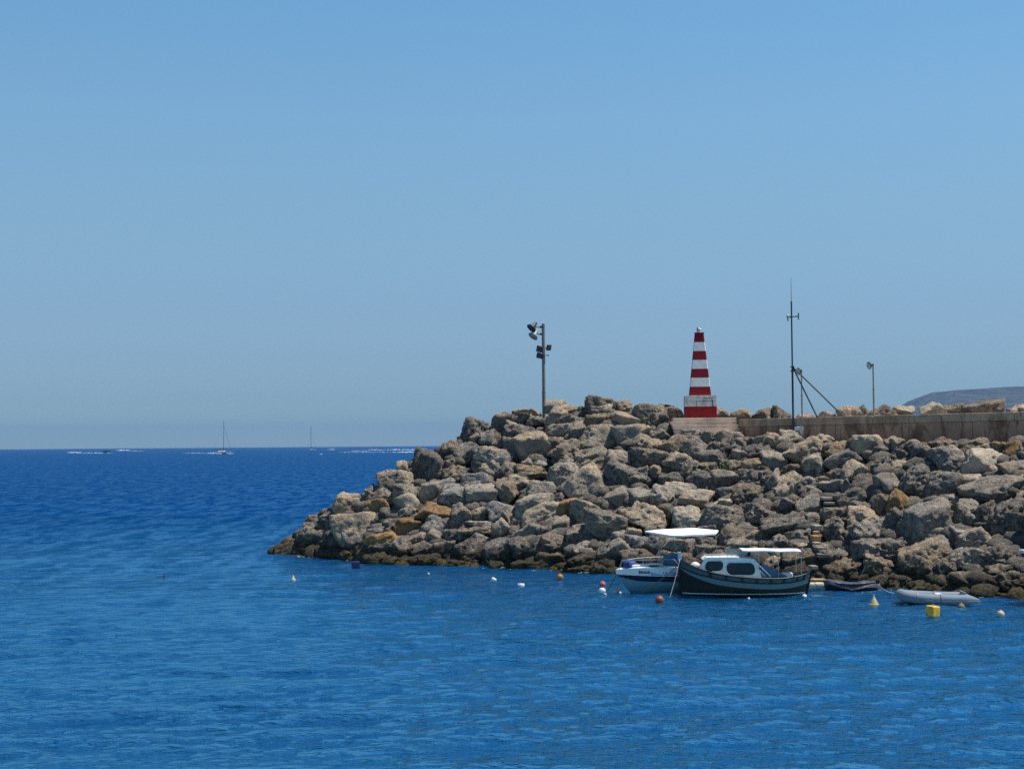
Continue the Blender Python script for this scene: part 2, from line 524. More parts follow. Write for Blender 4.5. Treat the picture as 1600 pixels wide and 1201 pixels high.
# ------------------------------------------------------------------ far headland
def build_hill():
    D0, D1 = 5200.0, 7600.0
    px_ = [1300, 1340, 1390, 1412, 1432, 1460, 1500, 1540, 1600, 1700, 1900, 2150, 2400]
    yt_ = [696, 692, 670, 654, 640, 624, 611.5, 607.5, 604, 598, 590, 600, 612]
    pxs = np.linspace(1300, 2400, 221)
    nj = 40
    rows = []
    for px in pxs:
        ztop = P(px, float(np.interp(px, px_, yt_)), D1 * 0.93).z
        col = []
        for j in range(nj):
            t = j / (nj - 1)
            Y = D0 + (D1 - D0) * t
            u = min(1.0, t / 0.82)
            prof = u ** 0.9 * (1 - 0.05 * math.sin(u * math.pi * 5)) if t < 0.83 else 1 - ((t - 0.83) / 0.17) ** 2 * 0.3
            X = P(px, 650, 6600.0).x + (Y - 6600) * 0.10
            base = -(X * X + Y * Y) / EARTH - 3
            col.append([X, Y, base + max(0, ztop - base) * prof])
        rows.append(col)
    a = np.array(rows)
    n = fbm(a.reshape(-1, 3) * np.array([0.004, 0.004, 0.0]) + 5.1, 4).reshape(a.shape[:2])
    n2 = noise3(a.reshape(-1, 3) * np.array([0.02, 0.02, 0.0]) + 1.7).reshape(a.shape[:2])
    h = np.clip((a[:, :, 2] + 10) / 60, 0, 1)
    a[:, :, 2] += (n * 16 + n2 * 5) * h * np.linspace(1, 0.25, nj)[None, :]
    mb = MB().grid([[tuple(q) for q in r] for r in a], smooth=True)
    m, nt, b = new_mat('headland_scrub')
    p = position(nt)
    n1 = noise_n(nt, scaled(nt, p, (0.012, 0.012, 0.05)), 1.0, 6, 0.7)
    n2_ = noise_n(nt, scaled(nt, p, (0.05, 0.05, 0.12)), 1.0, 5, 0.7)
    c = mix(nt, ramp(nt, n1, 0.4, 0.62), (0.010, 0.014, 0.010), (0.075, 0.064, 0.045))
    c = mix(nt, ramp(nt, n2_, 0.46, 0.58, 0, 0.85), c, (0.010, 0.014, 0.009))
    nt.links.new(c, b.inputs['Base Color']); b.inputs['Roughness'].default_value = 1
    b.inputs['Specular IOR Level'].default_value = 0.1
    o = mb.build('headland', m)
    return tag(o, kind='structure')
hill = build_hill()

# ------------------------------------------------------------------ the air between
def build_haze():
    mb = MB().box((0, 0, 120), (36000, 36000, 282))
    m = bpy.data.materials.new('haze_air'); m.use_nodes = True
    nt = m.node_tree; nt.nodes.clear()
    out = nt.nodes.new('ShaderNodeOutputMaterial')
    v = nt.nodes.new('ShaderNodeVolumePrincipled')
    v.inputs['Color'].default_value = (0.215, 0.385, 0.62, 1)
    v.inputs['Density'].default_value = HAZE
    v.inputs['Anisotropy'].default_value = 0.0
    nt.links.new(v.outputs[0], out.inputs['Volume'])
    o = mb.build('haze', m)
    return tag(o, kind='stuff')
HAZE = 0.00008
haze = build_haze()
# ------------------------------------------------------------------ boulders of the breakwater
TINT = {'g': (0.47, 0.425, 0.36), 'l': (0.60, 0.54, 0.45), 't': (0.57, 0.475, 0.355), 'b': (0.42, 0.335, 0.24),
        'o': (0.43, 0.25, 0.095), 'd': (0.34, 0.30, 0.255), 'w': (0.22, 0.17, 0.10)}
WORD = {'g': 'grey', 'l': 'pale', 't': 'tan', 'b': 'brown', 'o': 'orange', 'd': 'dark grey', 'w': 'weedy brown'}
# one boulder per entry, as read off the photograph: column, row, width, height, tilt, colour; one dark entry paints a shadowed hollow
ROCKS = """
545,787,52,34,-10,t;590,790,46,26,-5,o;560,823,88,48,2,t;525,806,55,18,15,d;488,812,28,18,0,b;488,822,30,14,0,b;490,835,56,28,0,d
456,855,54,22,15,w;508,850,28,22,0,d;480,851,32,22,0,w;470,868,26,10,0,w;520,864,48,16,-10,w;506,873,34,10,0,w;545,869,40,20,0,w
553,842,44,34,20,g;590,829,30,18,0,g;632,823,56,30,10,o;598,841,62,20,12,o;590,854,50,30,0,d;590,871,48,18,0,w
623,751,72,34,-5,g;628,728,18,18,0,t;663,727,58,58,0,d;706,700,33,26,0,b;703,722,24,14,0,t;711,738,46,26,15,d;743,672,48,42,0,d
717,684,7,8,0,b;740,684,16,20,-30,t;766,683,36,26,0,g;771,690,14,12,0,g;790,660,48,34,0,b;815,684,70,42,0,d;730,705,42,28,30,g
768,719,60,48,-20,g;792,735,36,32,20,d;832,697,62,48,20,t;797,700,24,40,0,g;697,757,44,22,0,g;745,750,60,28,-8,g;712,774,50,38,0,g
752,775,52,40,5,g;672,772,32,40,0,t;636,772,48,34,0,g;640,789,36,40,30,l;594,774,46,22,10,d;582,766,26,20,0,d;795,765,42,38,0,b
840,766,58,32,0,g;633,800,40,24,20,g;682,802,66,34,-5,o;680,820,44,34,20,g;720,806,36,42,0,d;748,802,28,24,0,t;785,798,52,32,0,g
835,791,76,40,20,g;800,813,32,28,0,b;612,822,30,22,0,d;748,818,44,10,0,l;787,827,38,32,-20,t;712,836,40,24,10,d;745,828,50,14,0,b
748,841,44,20,0,g;681,838,30,20,-20,t;655,842,36,24,15,g;625,856,38,36,0,d;660,859,44,30,0,d;693,855,44,24,20,b;735,856,48,34,0,d
780,858,54,36,20,d;635,875,42,15,0,w;672,873,42,20,0,w;715,881,46,15,0,w;775,883,24,16,0,w;749,885,36,13,0,d
868,634,38,20,0,t;823,647,46,18,0,t;838,656,32,16,0,d;868,653,46,34,30,g;890,640,46,18,0,t;908,640,16,11,0,b;888,657,36,20,20,d
940,631,54,24,-5,b;974,634,28,20,0,t;932,640,50,18,0,g;936,656,48,22,0,b;978,657,54,26,-20,t;1012,651,66,40,0,b;873,673,50,24,0,g
907,674,36,34,0,g;934,681,54,42,-10,t;980,680,54,36,0,l;866,690,32,22,0,b;887,702,60,38,-15,b;925,715,54,42,0,g;962,717,46,34,15,t
993,712,26,28,0,d;1010,693,48,30,-20,b;825,722,22,13,0,g;845,725,20,15,0,g;830,736,54,20,-5,b;880,725,42,18,0,g;880,743,52,44,0,g
918,758,68,54,40,t;978,742,78,42,-10,d;815,749,42,18,0,t;803,729,18,15,0,g;876,780,20,22,0,d;845,803,78,36,25,t;886,794,36,32,0,o
914,796,46,48,30,t;966,777,54,36,0,t;876,820,44,30,0,t;906,835,46,32,10,d;950,818,74,48,0,g;985,805,42,22,0,t;824,832,56,28,15,t
846,833,40,24,20,d;823,855,62,38,10,d;870,847,60,34,0,b;913,855,38,22,0,g;960,858,74,36,10,g;967,836,26,18,0,g;989,833,26,18,0,t
998,847,42,24,0,g;866,868,62,18,0,b;812,883,30,17,0,w;845,882,48,18,0,w;908,875,46,20,15,w;908,889,44,16,0,w;938,888,32,18,0,w
955,875,26,14,0,w;990,868,46,24,0,g;878,886,22,14,0,d
1045,642,44,22,0,b;1036,657,22,26,0,d;1005,672,30,20,0,t;1035,678,38,20,0,g;1078,679,38,18,0,t;1054,698,52,38,10,b;1088,702,44,40,20,g
1110,682,34,18,0,t;1138,688,46,34,0,t;1122,703,36,28,0,d;1150,696,32,26,0,d;1170,690,28,16,0,b;1195,690,40,26,0,t;1182,706,46,26,0,d
1153,712,24,22,0,t;1112,716,46,28,0,g;1018,716,56,32,-15,b;1058,723,50,36,-5,t;1080,735,36,34,-45,d;1108,730,32,18,0,b;1025,736,22,20,0,b
1051,749,46,24,0,d;1003,738,22,22,0,g;1100,751,48,36,0,d;1132,750,46,34,0,g;1150,731,26,26,0,b;1180,728,50,26,0,b;1185,750,64,36,0,d
1151,749,15,11,0,g;1170,772,54,40,10,b;1135,769,36,20,0,d;1062,765,56,28,-15,l;1038,778,48,44,0,g;998,776,52,36,20,g;1088,782,60,36,5,t
1128,784,38,22,0,l;1014,805,76,38,-10,t;1080,808,62,38,0,l;1130,808,74,42,-5,g;1182,805,54,40,0,d;1022,821,34,15,0,t;1142,838,54,36,25,b
1180,835,50,30,0,b;1110,827,42,16,0,g;1100,845,28,20,0,d;1062,854,64,30,0,t;1024,849,42,24,0,g;1045,872,54,28,0,d;1110,860,48,22,0,b
1165,851,66,26,0,g;1005,865,28,17,0,w;1010,877,30,14,0,w;1072,872,20,18,0,b;1177,857,24,12,0,t;1054,873,24,15,0,w
1090,884,50,26,0,d;1135,876,48,26,0,b;1170,886,46,26,0,d;1230,892,50,22,0,d;1200,868,40,26,0,g
1234,680,38,20,0,l;1207,691,38,30,-15,t;1258,704,76,44,5,t;1288,687,34,20,0,t;1308,702,46,28,0,b;1352,693,48,28,0,l;1375,703,26,28,0,d
1392,693,30,24,0,t;1355,711,18,15,0,g;1375,726,44,32,0,d;1270,729,40,44,0,g;1315,722,56,34,20,g;1335,737,42,36,-20,t;1305,742,34,22,0,d
1208,720,40,34,0,g;1237,735,38,22,0,b;1208,755,28,48,0,g;1226,750,18,15,0,t;1232,760,58,40,40,t;1258,756,38,24,0,g;1282,752,28,18,0,b
1298,760,44,22,0,g;1322,758,24,24,0,g;1355,750,48,24,20,b;1384,756,44,36,0,g;1268,772,34,28,0,t;1328,778,54,34,0,g;1233,790,40,28,0,d
1262,788,42,36,0,g;1228,820,84,36,12,d;1343,793,46,24,0,d;1378,790,32,40,0,b;1408,790,48,54,0,o;1300,803,42,24,15,b;1270,812,24,22,0,g
1347,810,52,40,0,t;1308,832,44,50,0,d;1360,832,66,42,10,g;1403,822,38,60,0,d;1449,820,90,66,15,g;1487,785,42,24,0,t;1510,802,44,46,0,g
1542,803,32,44,0,d;1580,815,66,78,0,d;1505,833,46,24,0,l;1522,845,60,38,20,g;1466,848,42,24,0,g;1217,846,46,24,0,d;1250,840,48,28,20,g
1252,854,38,22,0,g;1248,875,56,38,10,b;1210,882,38,28,-25,t;1284,862,32,28,0,g;1305,872,54,32,0,d;1378,858,94,36,0,d;1322,890,62,34,20,b
1374,886,58,42,-15,b;1392,895,30,20,0,t;1442,872,84,50,20,b;1508,875,60,42,0,g;1562,868,62,42,0,d;1447,890,38,40,30,b;1472,895,34,40,0,d
1508,906,60,30,0,g;1562,891,48,22,0,d;1573,912,62,42,0,d;1408,908,54,26,0,b;1433,915,30,18,0,w;1455,918,46,17,0,w;1487,922,30,12,0,w
1541,925,34,14,0,w;1565,931,30,13,0,w;1290,903,30,20,0,d
822,653,34,20,0,d;806,668,30,24,0,g;1402,695,20,24,0,t;1425,695,26,18,0,t;1436,707,38,36,10,d;1446,726,34,20,0,d;1475,695,46,26,0,b;1480,720,54,50,0,g;1520,695,50,24,0,b
1544,700,22,14,0,t;1523,705,36,22,0,d;1541,722,74,44,-5,l;1560,698,28,18,0,b;1581,704,28,34,0,o;1600,704,28,36,0,d;1582,732,58,30,0,t
1552,763,112,40,10,g;1597,780,30,28,0,d;1510,752,48,24,0,t;1472,760,52,50,0,g;1430,750,56,52,0,g;1405,730,36,24,20,t;1408,711,38,22,0,d
"""
# boulders on the seaward side, showing over the wall: column, row, width, height, tilt, colour
BACK = """
1160,648,40,20,0,t;1195,647,36,20,0,b;1221,646,34,28,0,d;1257,651,32,14,0,t;1293,650,38,18,0,l;1326,645,36,24,0,t;1349,643,22,22,0,g;1378,643,48,24,0,b
1413,642,36,18,0,l;1457,638,46,22,0,l;1487,639,34,18,0,t;1536,637,64,26,0,b;1590,638,34,16,0,t;1128,647,28,20,0,t
"""
def parse(s):
    return [[float(x) if i < 5 else x for i, x in enumerate(e.split(','))] for l in s.strip().split('\n') for e in l.strip().split(';') if e]

_ico = {}
def ico(level):
    if level not in _ico:
        bm = bmesh.new()
        bmesh.ops.create_icosphere(bm, subdivisions=level, radius=1)
        bm.verts.ensure_lookup_table()
        v = np.array([x.co[:] for x in bm.verts]); v /= np.linalg.norm(v, axis=1)[:, None]
        f = np.array([[q.index for q in x.verts] for x in bm.faces], dtype=np.int32)
        bm.free(); _ico[level] = (v, f)
    return _ico[level]

def tri_mesh(name, v, f, mat):
    me = bpy.data.meshes.new(name)
    me.vertices.add(len(v)); me.vertices.foreach_set('co', np.ascontiguousarray(v, dtype=np.float32).ravel())
    me.loops.add(f.size); me.loops.foreach_set('vertex_index', f.ravel().astype(np.int32))
    me.polygons.add(len(f)); me.polygons.foreach_set('loop_start', np.arange(0, f.size, 3, dtype=np.int32))
    me.polygons.foreach_set('use_smooth', np.ones(len(f), dtype=bool))
    me.update(calc_edges=True); me.validate()
    me.materials.append(mat)
    return me

def rock_shape(rng, size, level, tint):
    """a boulder of about size (x, y, z) metres: worn block cut by a few faces, knocked about and pitted"""
    d, f = ico(level)
    ang = {'g': 14, 'l': 22, 't': 21, 'b': 13, 'o': 18, 'd': 10, 'w': 8}[tint] * rng.uniform(0.65, 1.7)
    n = []
    hs = []
    q = rng.normal(size=(3, 3)); q, _ = np.linalg.qr(np.eye(3) * 1.6 + q * 0.45)
    for k in range(3):
        for s in (-1, 1):
            t = q[k] * s + rng.normal(size=3) * 0.16
            n.append(t / np.linalg.norm(t)); hs.append(rng.uniform(0.8, 1.0))
    for k in range(rng.randint(3, 8)):
        t = rng.normal(size=3); n.append(t / np.linalg.norm(t)); hs.append(rng.uniform(0.8, 1.15))
    n = np.array(n); hs = np.array(hs)
    dots = np.maximum(d @ n.T / hs[None, :], 1e-4)
    r = (dots ** ang).sum(1) ** (-1 / ang)
    v = d * r[:, None]
    mn, mx = v.min(0), v.max(0)
    v = (v - (mn + mx) / 2) / (mx - mn) * np.array(size)
    L = float(np.mean(size))
    off = rng.uniform(0, 200, 3)
    nrm = d / np.linalg.norm(d, axis=1)[:, None]
    p = v + off
    big = fbm(p * (1.25 / max(L, 0.4)), 3) * 0.14 * L
    rough = {'g': 1.0, 'l': 0.7, 't': 0.9, 'b': 1.25, 'o': 0.8, 'd': 1.5, 'w': 1.5}[tint] * rng.uniform(0.7, 1.35)
    m1 = 1 - np.abs(noise3(p * 1.9)) * 2.2
    m2 = noise3(p * 4.3)
    m3 = noise3(p * 9.0) if level >= 4 else 0
    # bedding: limestone weathers in ledges
    b_ = rng.normal(size=3) * 0.5 + np.array([0, 0, 1.4]); b_ /= np.linalg.norm(b_)
    crk = -np.clip(0.10 - np.abs(noise3(p * 1.3 + 57)), 0, 1) * 10
    led = np.sin((p @ b_) * rng.uniform(5, 9) + 2.5 * noise3(p * 0.9)) * noise3(p * 0.7 + 9)
    pits = -np.clip(noise3(p * 3.2 + 31) - 0.18, 0, 1)
    fine = rough * (0.05 * crk + 0.06 * m1 + 0.085 * m2 + 0.06 * m3 + 0.11 * led + 0.62 * pits)
    v = v + nrm * (big + fine * min(1.0, L / 1.2))[:, None]
    mn, mx = v.min(0), v.max(0)
    v = (v - (mn + mx) / 2) / (mx - mn) * np.array(size)
    return v, f

_cols = [(470, 'far left tip'), (556, 'blue cube buoy'), (630, 'orange slab'), (690, 'left shoulder'), (770, 'tipped white drum'), (850, 'floodlight pole'),
         (925, 'crest hump'), (1000, 'white speedboat'), (1094, 'striped beacon'), (1165, 'wall end'), (1240, 'tall mast'), (1310, 'mast stay foot'),
         (1365, 'right lamp post'), (1440, 'grey dinghy'), (1500, 'yellow cube buoy'), (1580, 'right frame edge')]

def make_rocks():
    rng = np.random.RandomState(11)
    out = []
    for kind, lst in (('front', parse(ROCKS)), ('back', parse(BACK))):
        for cx, cy, w, h, tilt, tint in lst:
            if kind == 'front':
                hh = h * 1.22; cyy = cy + 0.09 * h
                Y = Ysheet(cx, cyy)
            else:
                hh = h * 1.6; cyy = cy + 0.28 * h
                Y = float(np.interp(cx, [1100, 1155, 1600], [95, 93, 83.5])) + rng.uniform(0, 1.5)
            k = Y / F_PX
            dep = (0.5 * w + 0.5 * hh) * k * rng.uniform(0.95, 1.25)
            size = (w * 1.04 * k, dep, hh * 1.0 * k)
            level = 5 if w * h > 2000 else (4 if w * h > 420 else 3)
            v, f = rock_shape(rng, size, level, tint)
            me = tri_mesh('boulder', v, f, M_ROCK)
            o = link('boulder', me, None, P(cx, cyy, Y + 0.12 * dep))
            o.rotation_euler = (0, -math.radians(tilt), 0)
            c = np.array(TINT[tint]) * np.array([0.735, 0.715, 0.705]) * rng.uniform(0.8, 1.2) * (1 + rng.normal(0, 0.035) * np.array([1, 0.3, -1.2]))
            a = {'g': 0.55, 'l': 0.2, 't': 0.3, 'b': 0.55, 'o': 0.2, 'd': 0.85, 'w': 0.6}[tint] + rng.uniform(-0.2, 0.2)
            o.color = (*[float(min(1, x)) for x in c], float(min(1, max(0.02, a))))
            out.append((o, kind, cx, cy, w, h, tilt, tint))
    return out
boulders = make_rocks()

def label_rocks():
    """a label that finds each boulder: look first, then what it lies by"""
    items = []
    for o, kind, cx, cy, w, h, tilt, tint in boulders:
        a = w * h
        size = 'huge' if a > 2900 else 'big' if a > 1700 else 'mid-sized' if a > 800 else 'small' if a > 350 else 'tiny'
        asp = w / h
        shape = 'slab' if asp > 2.1 else 'long boulder' if asp > 1.65 else 'upright boulder' if asp < 0.92 else 'boulder'
        lean = ''
        if kind == 'back': row = 'showing over the wall top'
        else:
            t = (y_water(cx) - cy) / max(20.0, y_water(cx) - y_top(cx))
            row = ('at the waterline' if t < 0.09 else 'low on the slope' if t < 0.27 else 'below mid slope' if t < 0.46 else
                   'above mid slope' if t < 0.66 else 'high on the slope' if t < 0.86 else 'on the crest')
        col = min(_cols, key=lambda c: abs(c[0] - cx))
        items.append([o, f'{size} {WORD[tint]} {shape}', row, col, cx, cy, tilt])
    seen = {}
    for it in items: seen.setdefault((it[1], it[2], it[3][1]), []).append(it)
    for (what, row, col), its in seen.items():
        its.sort(key=lambda i: i[4])
        n = len(its)
        for k, it in enumerate(its):
            where = {'far left tip': 'at the far left tip', 'left shoulder': 'on the left shoulder', 'right frame edge': 'by the right frame edge',
                     'crest hump': 'under the crest hump'}.get(col, f'in line with the {col}')
            if row == 'on the crest' and col == 'crest hump': where = 'at the crest hump'
            lab = f'{what} {row} {where}'
            if n > 1:
                pre = {2: ('left', 'right'), 3: ('leftmost', 'middle', 'rightmost')}.get(n)
                if pre is None: pre = ('leftmost', 'second from left', 'second from right', 'rightmost') if n == 4 else [f'number {q}' for q in range(n)]
                lab = f'{pre[k]} {what} {row} {where}'
            tag(it[0], lab, 'boulder', 'limestone boulders of the breakwater')
label_rocks()

def make_rubble():
    """the small stones wedged in the gaps: past counting, one object"""
    rng = np.random.RandomState(5)
    vs = []; fs = []; o = 0
    d, f = ico(2)
    for k in range(1900):
        px = rng.uniform(435, 1760)
        yt, yw = y_top(px) + 6, y_water(px) + 3
        py = yt + (yw - yt) * rng.uniform(0, 1)
        q = sheet(px, py)
        dirn = Vector((q.x, q.y, 0)).normalized()
        q = q + dirn * rng.uniform(0.3, 1.0) + Vector((0, 0, -0.1))
        s = rng.uniform(0.22, 0.7)
        sz = np.array([s * rng.uniform(0.8, 1.5), s, s * rng.uniform(0.6, 1.0)])
        n = rng.normal(size=(9, 3)); n /= np.linalg.norm(n, axis=1)[:, None]
        dots = np.maximum(d @ n.T / rng.uniform(0.7, 1.1, 9)[None, :], 1e-3)
        r = np.minimum((dots ** 9).sum(1) ** (-1 / 9), 1.25)
        v = d * r[:, None] * sz
        a = rng.uniform(0, 6.28); ca, sa = math.cos(a), math.sin(a)
        v = v @ np.array([[ca, -sa, 0], [sa, ca, 0], [0, 0, 1]]).T
        vs.append(v + np.array(q)); fs.append(f + o); o += len(d)
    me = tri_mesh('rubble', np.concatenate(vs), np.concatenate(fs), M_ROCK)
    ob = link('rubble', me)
    ob.color = (0.17, 0.15, 0.125, 0.55)  # darkened stone colour deepens the shade between boulders
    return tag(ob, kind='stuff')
rubble = make_rubble()

def make_bank():
    """the same rock slope carrying on past the right edge of the frame, as one object"""
    rng = np.random.RandomState(31)
    src = [b[0] for b in boulders if b[1] == 'front' and b[4] * b[5] > 700]
    vs = []; fs = []; o = 0
    for k in range(150):
        px = rng.uniform(1640, 1960)
        t = rng.uniform(0, 1)
        py = y_water(px) + (y_top(px) - y_water(px)) * t
        q = sheet(px, py)
        me = src[rng.randint(len(src))].data
        if len(me.vertices) > 3000: continue
        v = np.empty(len(me.vertices) * 3); me.vertices.foreach_get('co', v); v = v.reshape(-1, 3)
        f = np.empty(len(me.polygons) * 3, dtype=np.int32); me.polygons.foreach_get('vertices', f); f = f.reshape(-1, 3)
        a = rng.uniform(0, 6.28); ca, sa = math.cos(a), math.sin(a)
        v = v @ np.array([[ca, -sa, 0], [sa, ca, 0], [0, 0, 1]]).T * rng.uniform(0.85, 1.35) + np.array(q)
        vs.append(v); fs.append(f + o); o += len(v)
    ob = link('boulder_bank', tri_mesh('boulder_bank', np.concatenate(vs), np.concatenate(fs), M_ROCK))
    ob.color = (0.32, 0.29, 0.25, 0.55)
    return tag(ob, kind='stuff')
bank = make_bank()
# ------------------------------------------------------------------ materials for built things
def concrete(name, col, stain, streak=True):
    m, nt, b = new_mat(name)
    p = position(nt)
    n1 = noise_n(nt, p, 0.9, 5, 0.6)
    n2 = noise_n(nt, p, 9.0, 5, 0.7)
    c = mix(nt, ramp(nt, n1, 0.35, 0.65), tuple(x * 0.8 for x in col), tuple(min(1, x * 1.15) for x in col))
    if streak:
        s = noise_n(nt, scaled(nt, p, (1.3, 1.3, 0.5)), 1.0, 7, 0.68, 0.8)
        c = mix(nt, ramp(nt, s, 0.46, 0.62, 0, 0.8), c, stain)
        s2 = noise_n(nt, scaled(nt, p, (6.0, 6.0, 0.6)), 1.0, 4, 0.6)
        c = mix(nt, ramp(nt, s2, 0.57, 0.66, 0, 0.5), c, tuple(x * 0.35 for x in stain))
    c = mix(nt, ramp(nt, n2, 0.55, 0.75, 0, 0.5), c, tuple(x * 0.5 for x in col))
    nt.links.new(c, b.inputs['Base Color']); b.inputs['Roughness'].default_value = 0.9
    bump(nt, b, n2, 0.8, 0.03)
    return m
M_WALL = concrete('stained_wall_concrete', (0.40, 0.222, 0.135), (0.15, 0.056, 0.024))
M_COPE = concrete('coping_concrete', (0.44, 0.27, 0.175), (0.24, 0.16, 0.09))
M_STEP = concrete('step_limestone', (0.53, 0.42, 0.325), (0.22, 0.17, 0.13), streak=False)
M_QUAY = concrete('quay_concrete', (0.42, 0.37, 0.30), (0.2, 0.16, 0.12), streak=False)
M_RED = paint('red_paint', (0.22, 0.003, 0.008), 0.85, 0.4, (0.10, 0.008, 0.010), 3.0, bmp=0.01)
M_WHITE = paint('white_paint', (0.66, 0.64, 0.61), 0.7, 0.4, (0.42, 0.41, 0.38), 3.5, bmp=0.01)
M_WHITE_OLD = paint('weathered_white_paint', (0.54, 0.51, 0.46), 0.8, 0.45, (0.24, 0.23, 0.2), 3.0, bmp=0.02)
M_POLE = paint('galvanised_pole', (0.19, 0.175, 0.165), 0.6, 0.3, (0.12, 0.07, 0.045), 2.0)
M_DARK = paint('dark_metal', (0.025, 0.027, 0.03), 0.5, 0.2, (0.06, 0.04, 0.03), 5)
M_LAMPGREY = paint('lamp_grey', (0.22, 0.23, 0.21), 0.4, 0.2)
M_GLASSY = paint('lamp_glass', (0.35, 0.37, 0.36), 0.15, 0.1)
M_ROPE = paint('dark_rope', (0.045, 0.042, 0.04), 0.9, 0.3)
M_ROPE_PALE = paint('pale_rope', (0.34, 0.31, 0.26), 0.9, 0.3)

# ------------------------------------------------------------------ sea wall and quay
WA = P(1155, 655, 88.5); WB = P(1600, 643, 78.0)
WD = (WB - WA); WL = WD.length
WU = Vector((WD.x, WD.y, 0)).normalized()             # along the wall towards the camera's right
WN = Vector((WU.y, -WU.x, 0))                         # its face, towards the harbour
if WN.y > 0: WN = -WN
W_RZ = math.atan2(WU.y, WU.x)
def wall_at(px):
    """point on the top front edge of the wall in a pixel column"""
    d = ray(px, 650)
    # intersect in plan: WA + WU*t = s*d
    den = WU.x * d.y - WU.y * d.x
    t = (-WA.x * d.y + WA.y * d.x) / den
    q = WA + WU * t
    return Vector((q.x, q.y, WA.z + (WB.z - WA.z) * t / WL)), t
def wall_z(t): return WA.z + (WB.z - WA.z) * t / WL

def build_wall():
    root = empty('sea_wall', WA + Vector((0, 0, -2.2)))
    tag(root, 'long brown stained concrete sea wall with coping running to the right frame edge', 'wall')
    j0 = wall_at(1471)[1]; L = 4.1
    end = 30.0
    for kind, off, z0, z1, proud, mat in (('coping_stone', 0.0, -0.46, 0.0, 0.05, M_COPE), ('wall_panel', L * 0.43, -2.2, -0.468, 0.0, M_WALL)):
        edges = [0.0] + sorted(j0 + off + L * k for k in range(-8, 9) if 0.6 < j0 + off + L * k < end) + [end]
        for a, c in zip(edges[:-1], edges[1:]):
            ln = c - a - 0.022
            mid = WA + WU * ((a + c) / 2)
            zt = wall_z((a + c) / 2)
            hgt = z1 - z0
            wd = 0.75 + proud
            mb = MB().bbox((0, 0, 0), (ln, wd, hgt), 0.02)
            pos = Vector((mid.x, mid.y, zt + (z0 + z1) / 2)) - WN * (wd / 2 - proud)
            o = mb.build(kind, mat, root, pos - root.location)
            o.rotation_euler = (0, -math.atan2(WB.z - WA.z, WL), W_RZ)
    return root
sea_wall = build_wall()

def build_quay():
    mb = MB()
    z = wall_z(0) - 0.05
    a0 = WA - WN * 0.72; a1 = WA + WU * 30 - WN * 0.72
    c0 = a0 - WN * 4.6; c1 = a1 - WN * 4.6
    top = [Vector((a0.x, a0.y, wall_z(0) - 0.05)), Vector((a1.x, a1.y, wall_z(30) - 0.05)), Vector((c1.x, c1.y, wall_z(30) - 0.05)), Vector((c0.x, c0.y, wall_z(0) - 0.05))]
    bot = [Vector((q.x, q.y, 5.5)) for q in top]
    mb.add(top + bot, [(0, 1, 2, 3), (7, 6, 5, 4), (0, 4, 5, 1), (1, 5, 6, 2), (2, 6, 7, 3), (3, 7, 4, 0)])
    o = mb.build('quay_deck', M_QUAY)
    return tag(o, kind='structure')
quay = build_quay()

ST_Y = 89.6
ST_TOP = P(1100, 652.5, ST_Y)
def build_steps():
    root = empty('harbour_steps', (ST_TOP.x, ST_Y, ST_TOP.z - 1.25))
    tag(root, 'broad pale stone steps leading up to the red and white beacon', 'steps')
    spans = [(1052, 1150.5), (1047.5, 1151), (1050.5, 1153.5), (1052.5, 1156), (1054, 1160), (1056, 1162)]
    rise = 0.225
    for k, (xa, xb) in enumerate(spans):
        y0 = ST_Y - 0.34 * k
        A = P(xa, 655, y0); B_ = P(xb, 655, y0)
        zt = ST_TOP.z - rise * k
        dep = 0.34 + (3.9 if k == 0 else 0.28)
        wd = B_.x - A.x
        # a slab with its nosing standing 6 cm proud of the riser below it
        mb = MB().bbox((0, -0.03, rise / 2 - 0.04), (wd, dep + 0.06, 0.074), 0.012).box((0, 0.0, -0.04), (wd - 0.03, dep, rise - 0.084))
        mb.build('step', M_STEP, root, Vector(((A.x + B_.x) / 2, y0 + dep / 2, zt - rise / 2)) - root.location)
    return root
steps = build_steps()
def build_fill():
    mb = MB()
    A = P(1054, 655, ST_Y)
    mb.box((ST_TOP.x - 0.2, ST_Y + 2.5, ST_TOP.z - 1.45), (3.9, 4.4, 2.3))
    return tag(mb.build('beacon_footing', M_QUAY), kind='structure')
footing = build_fill()

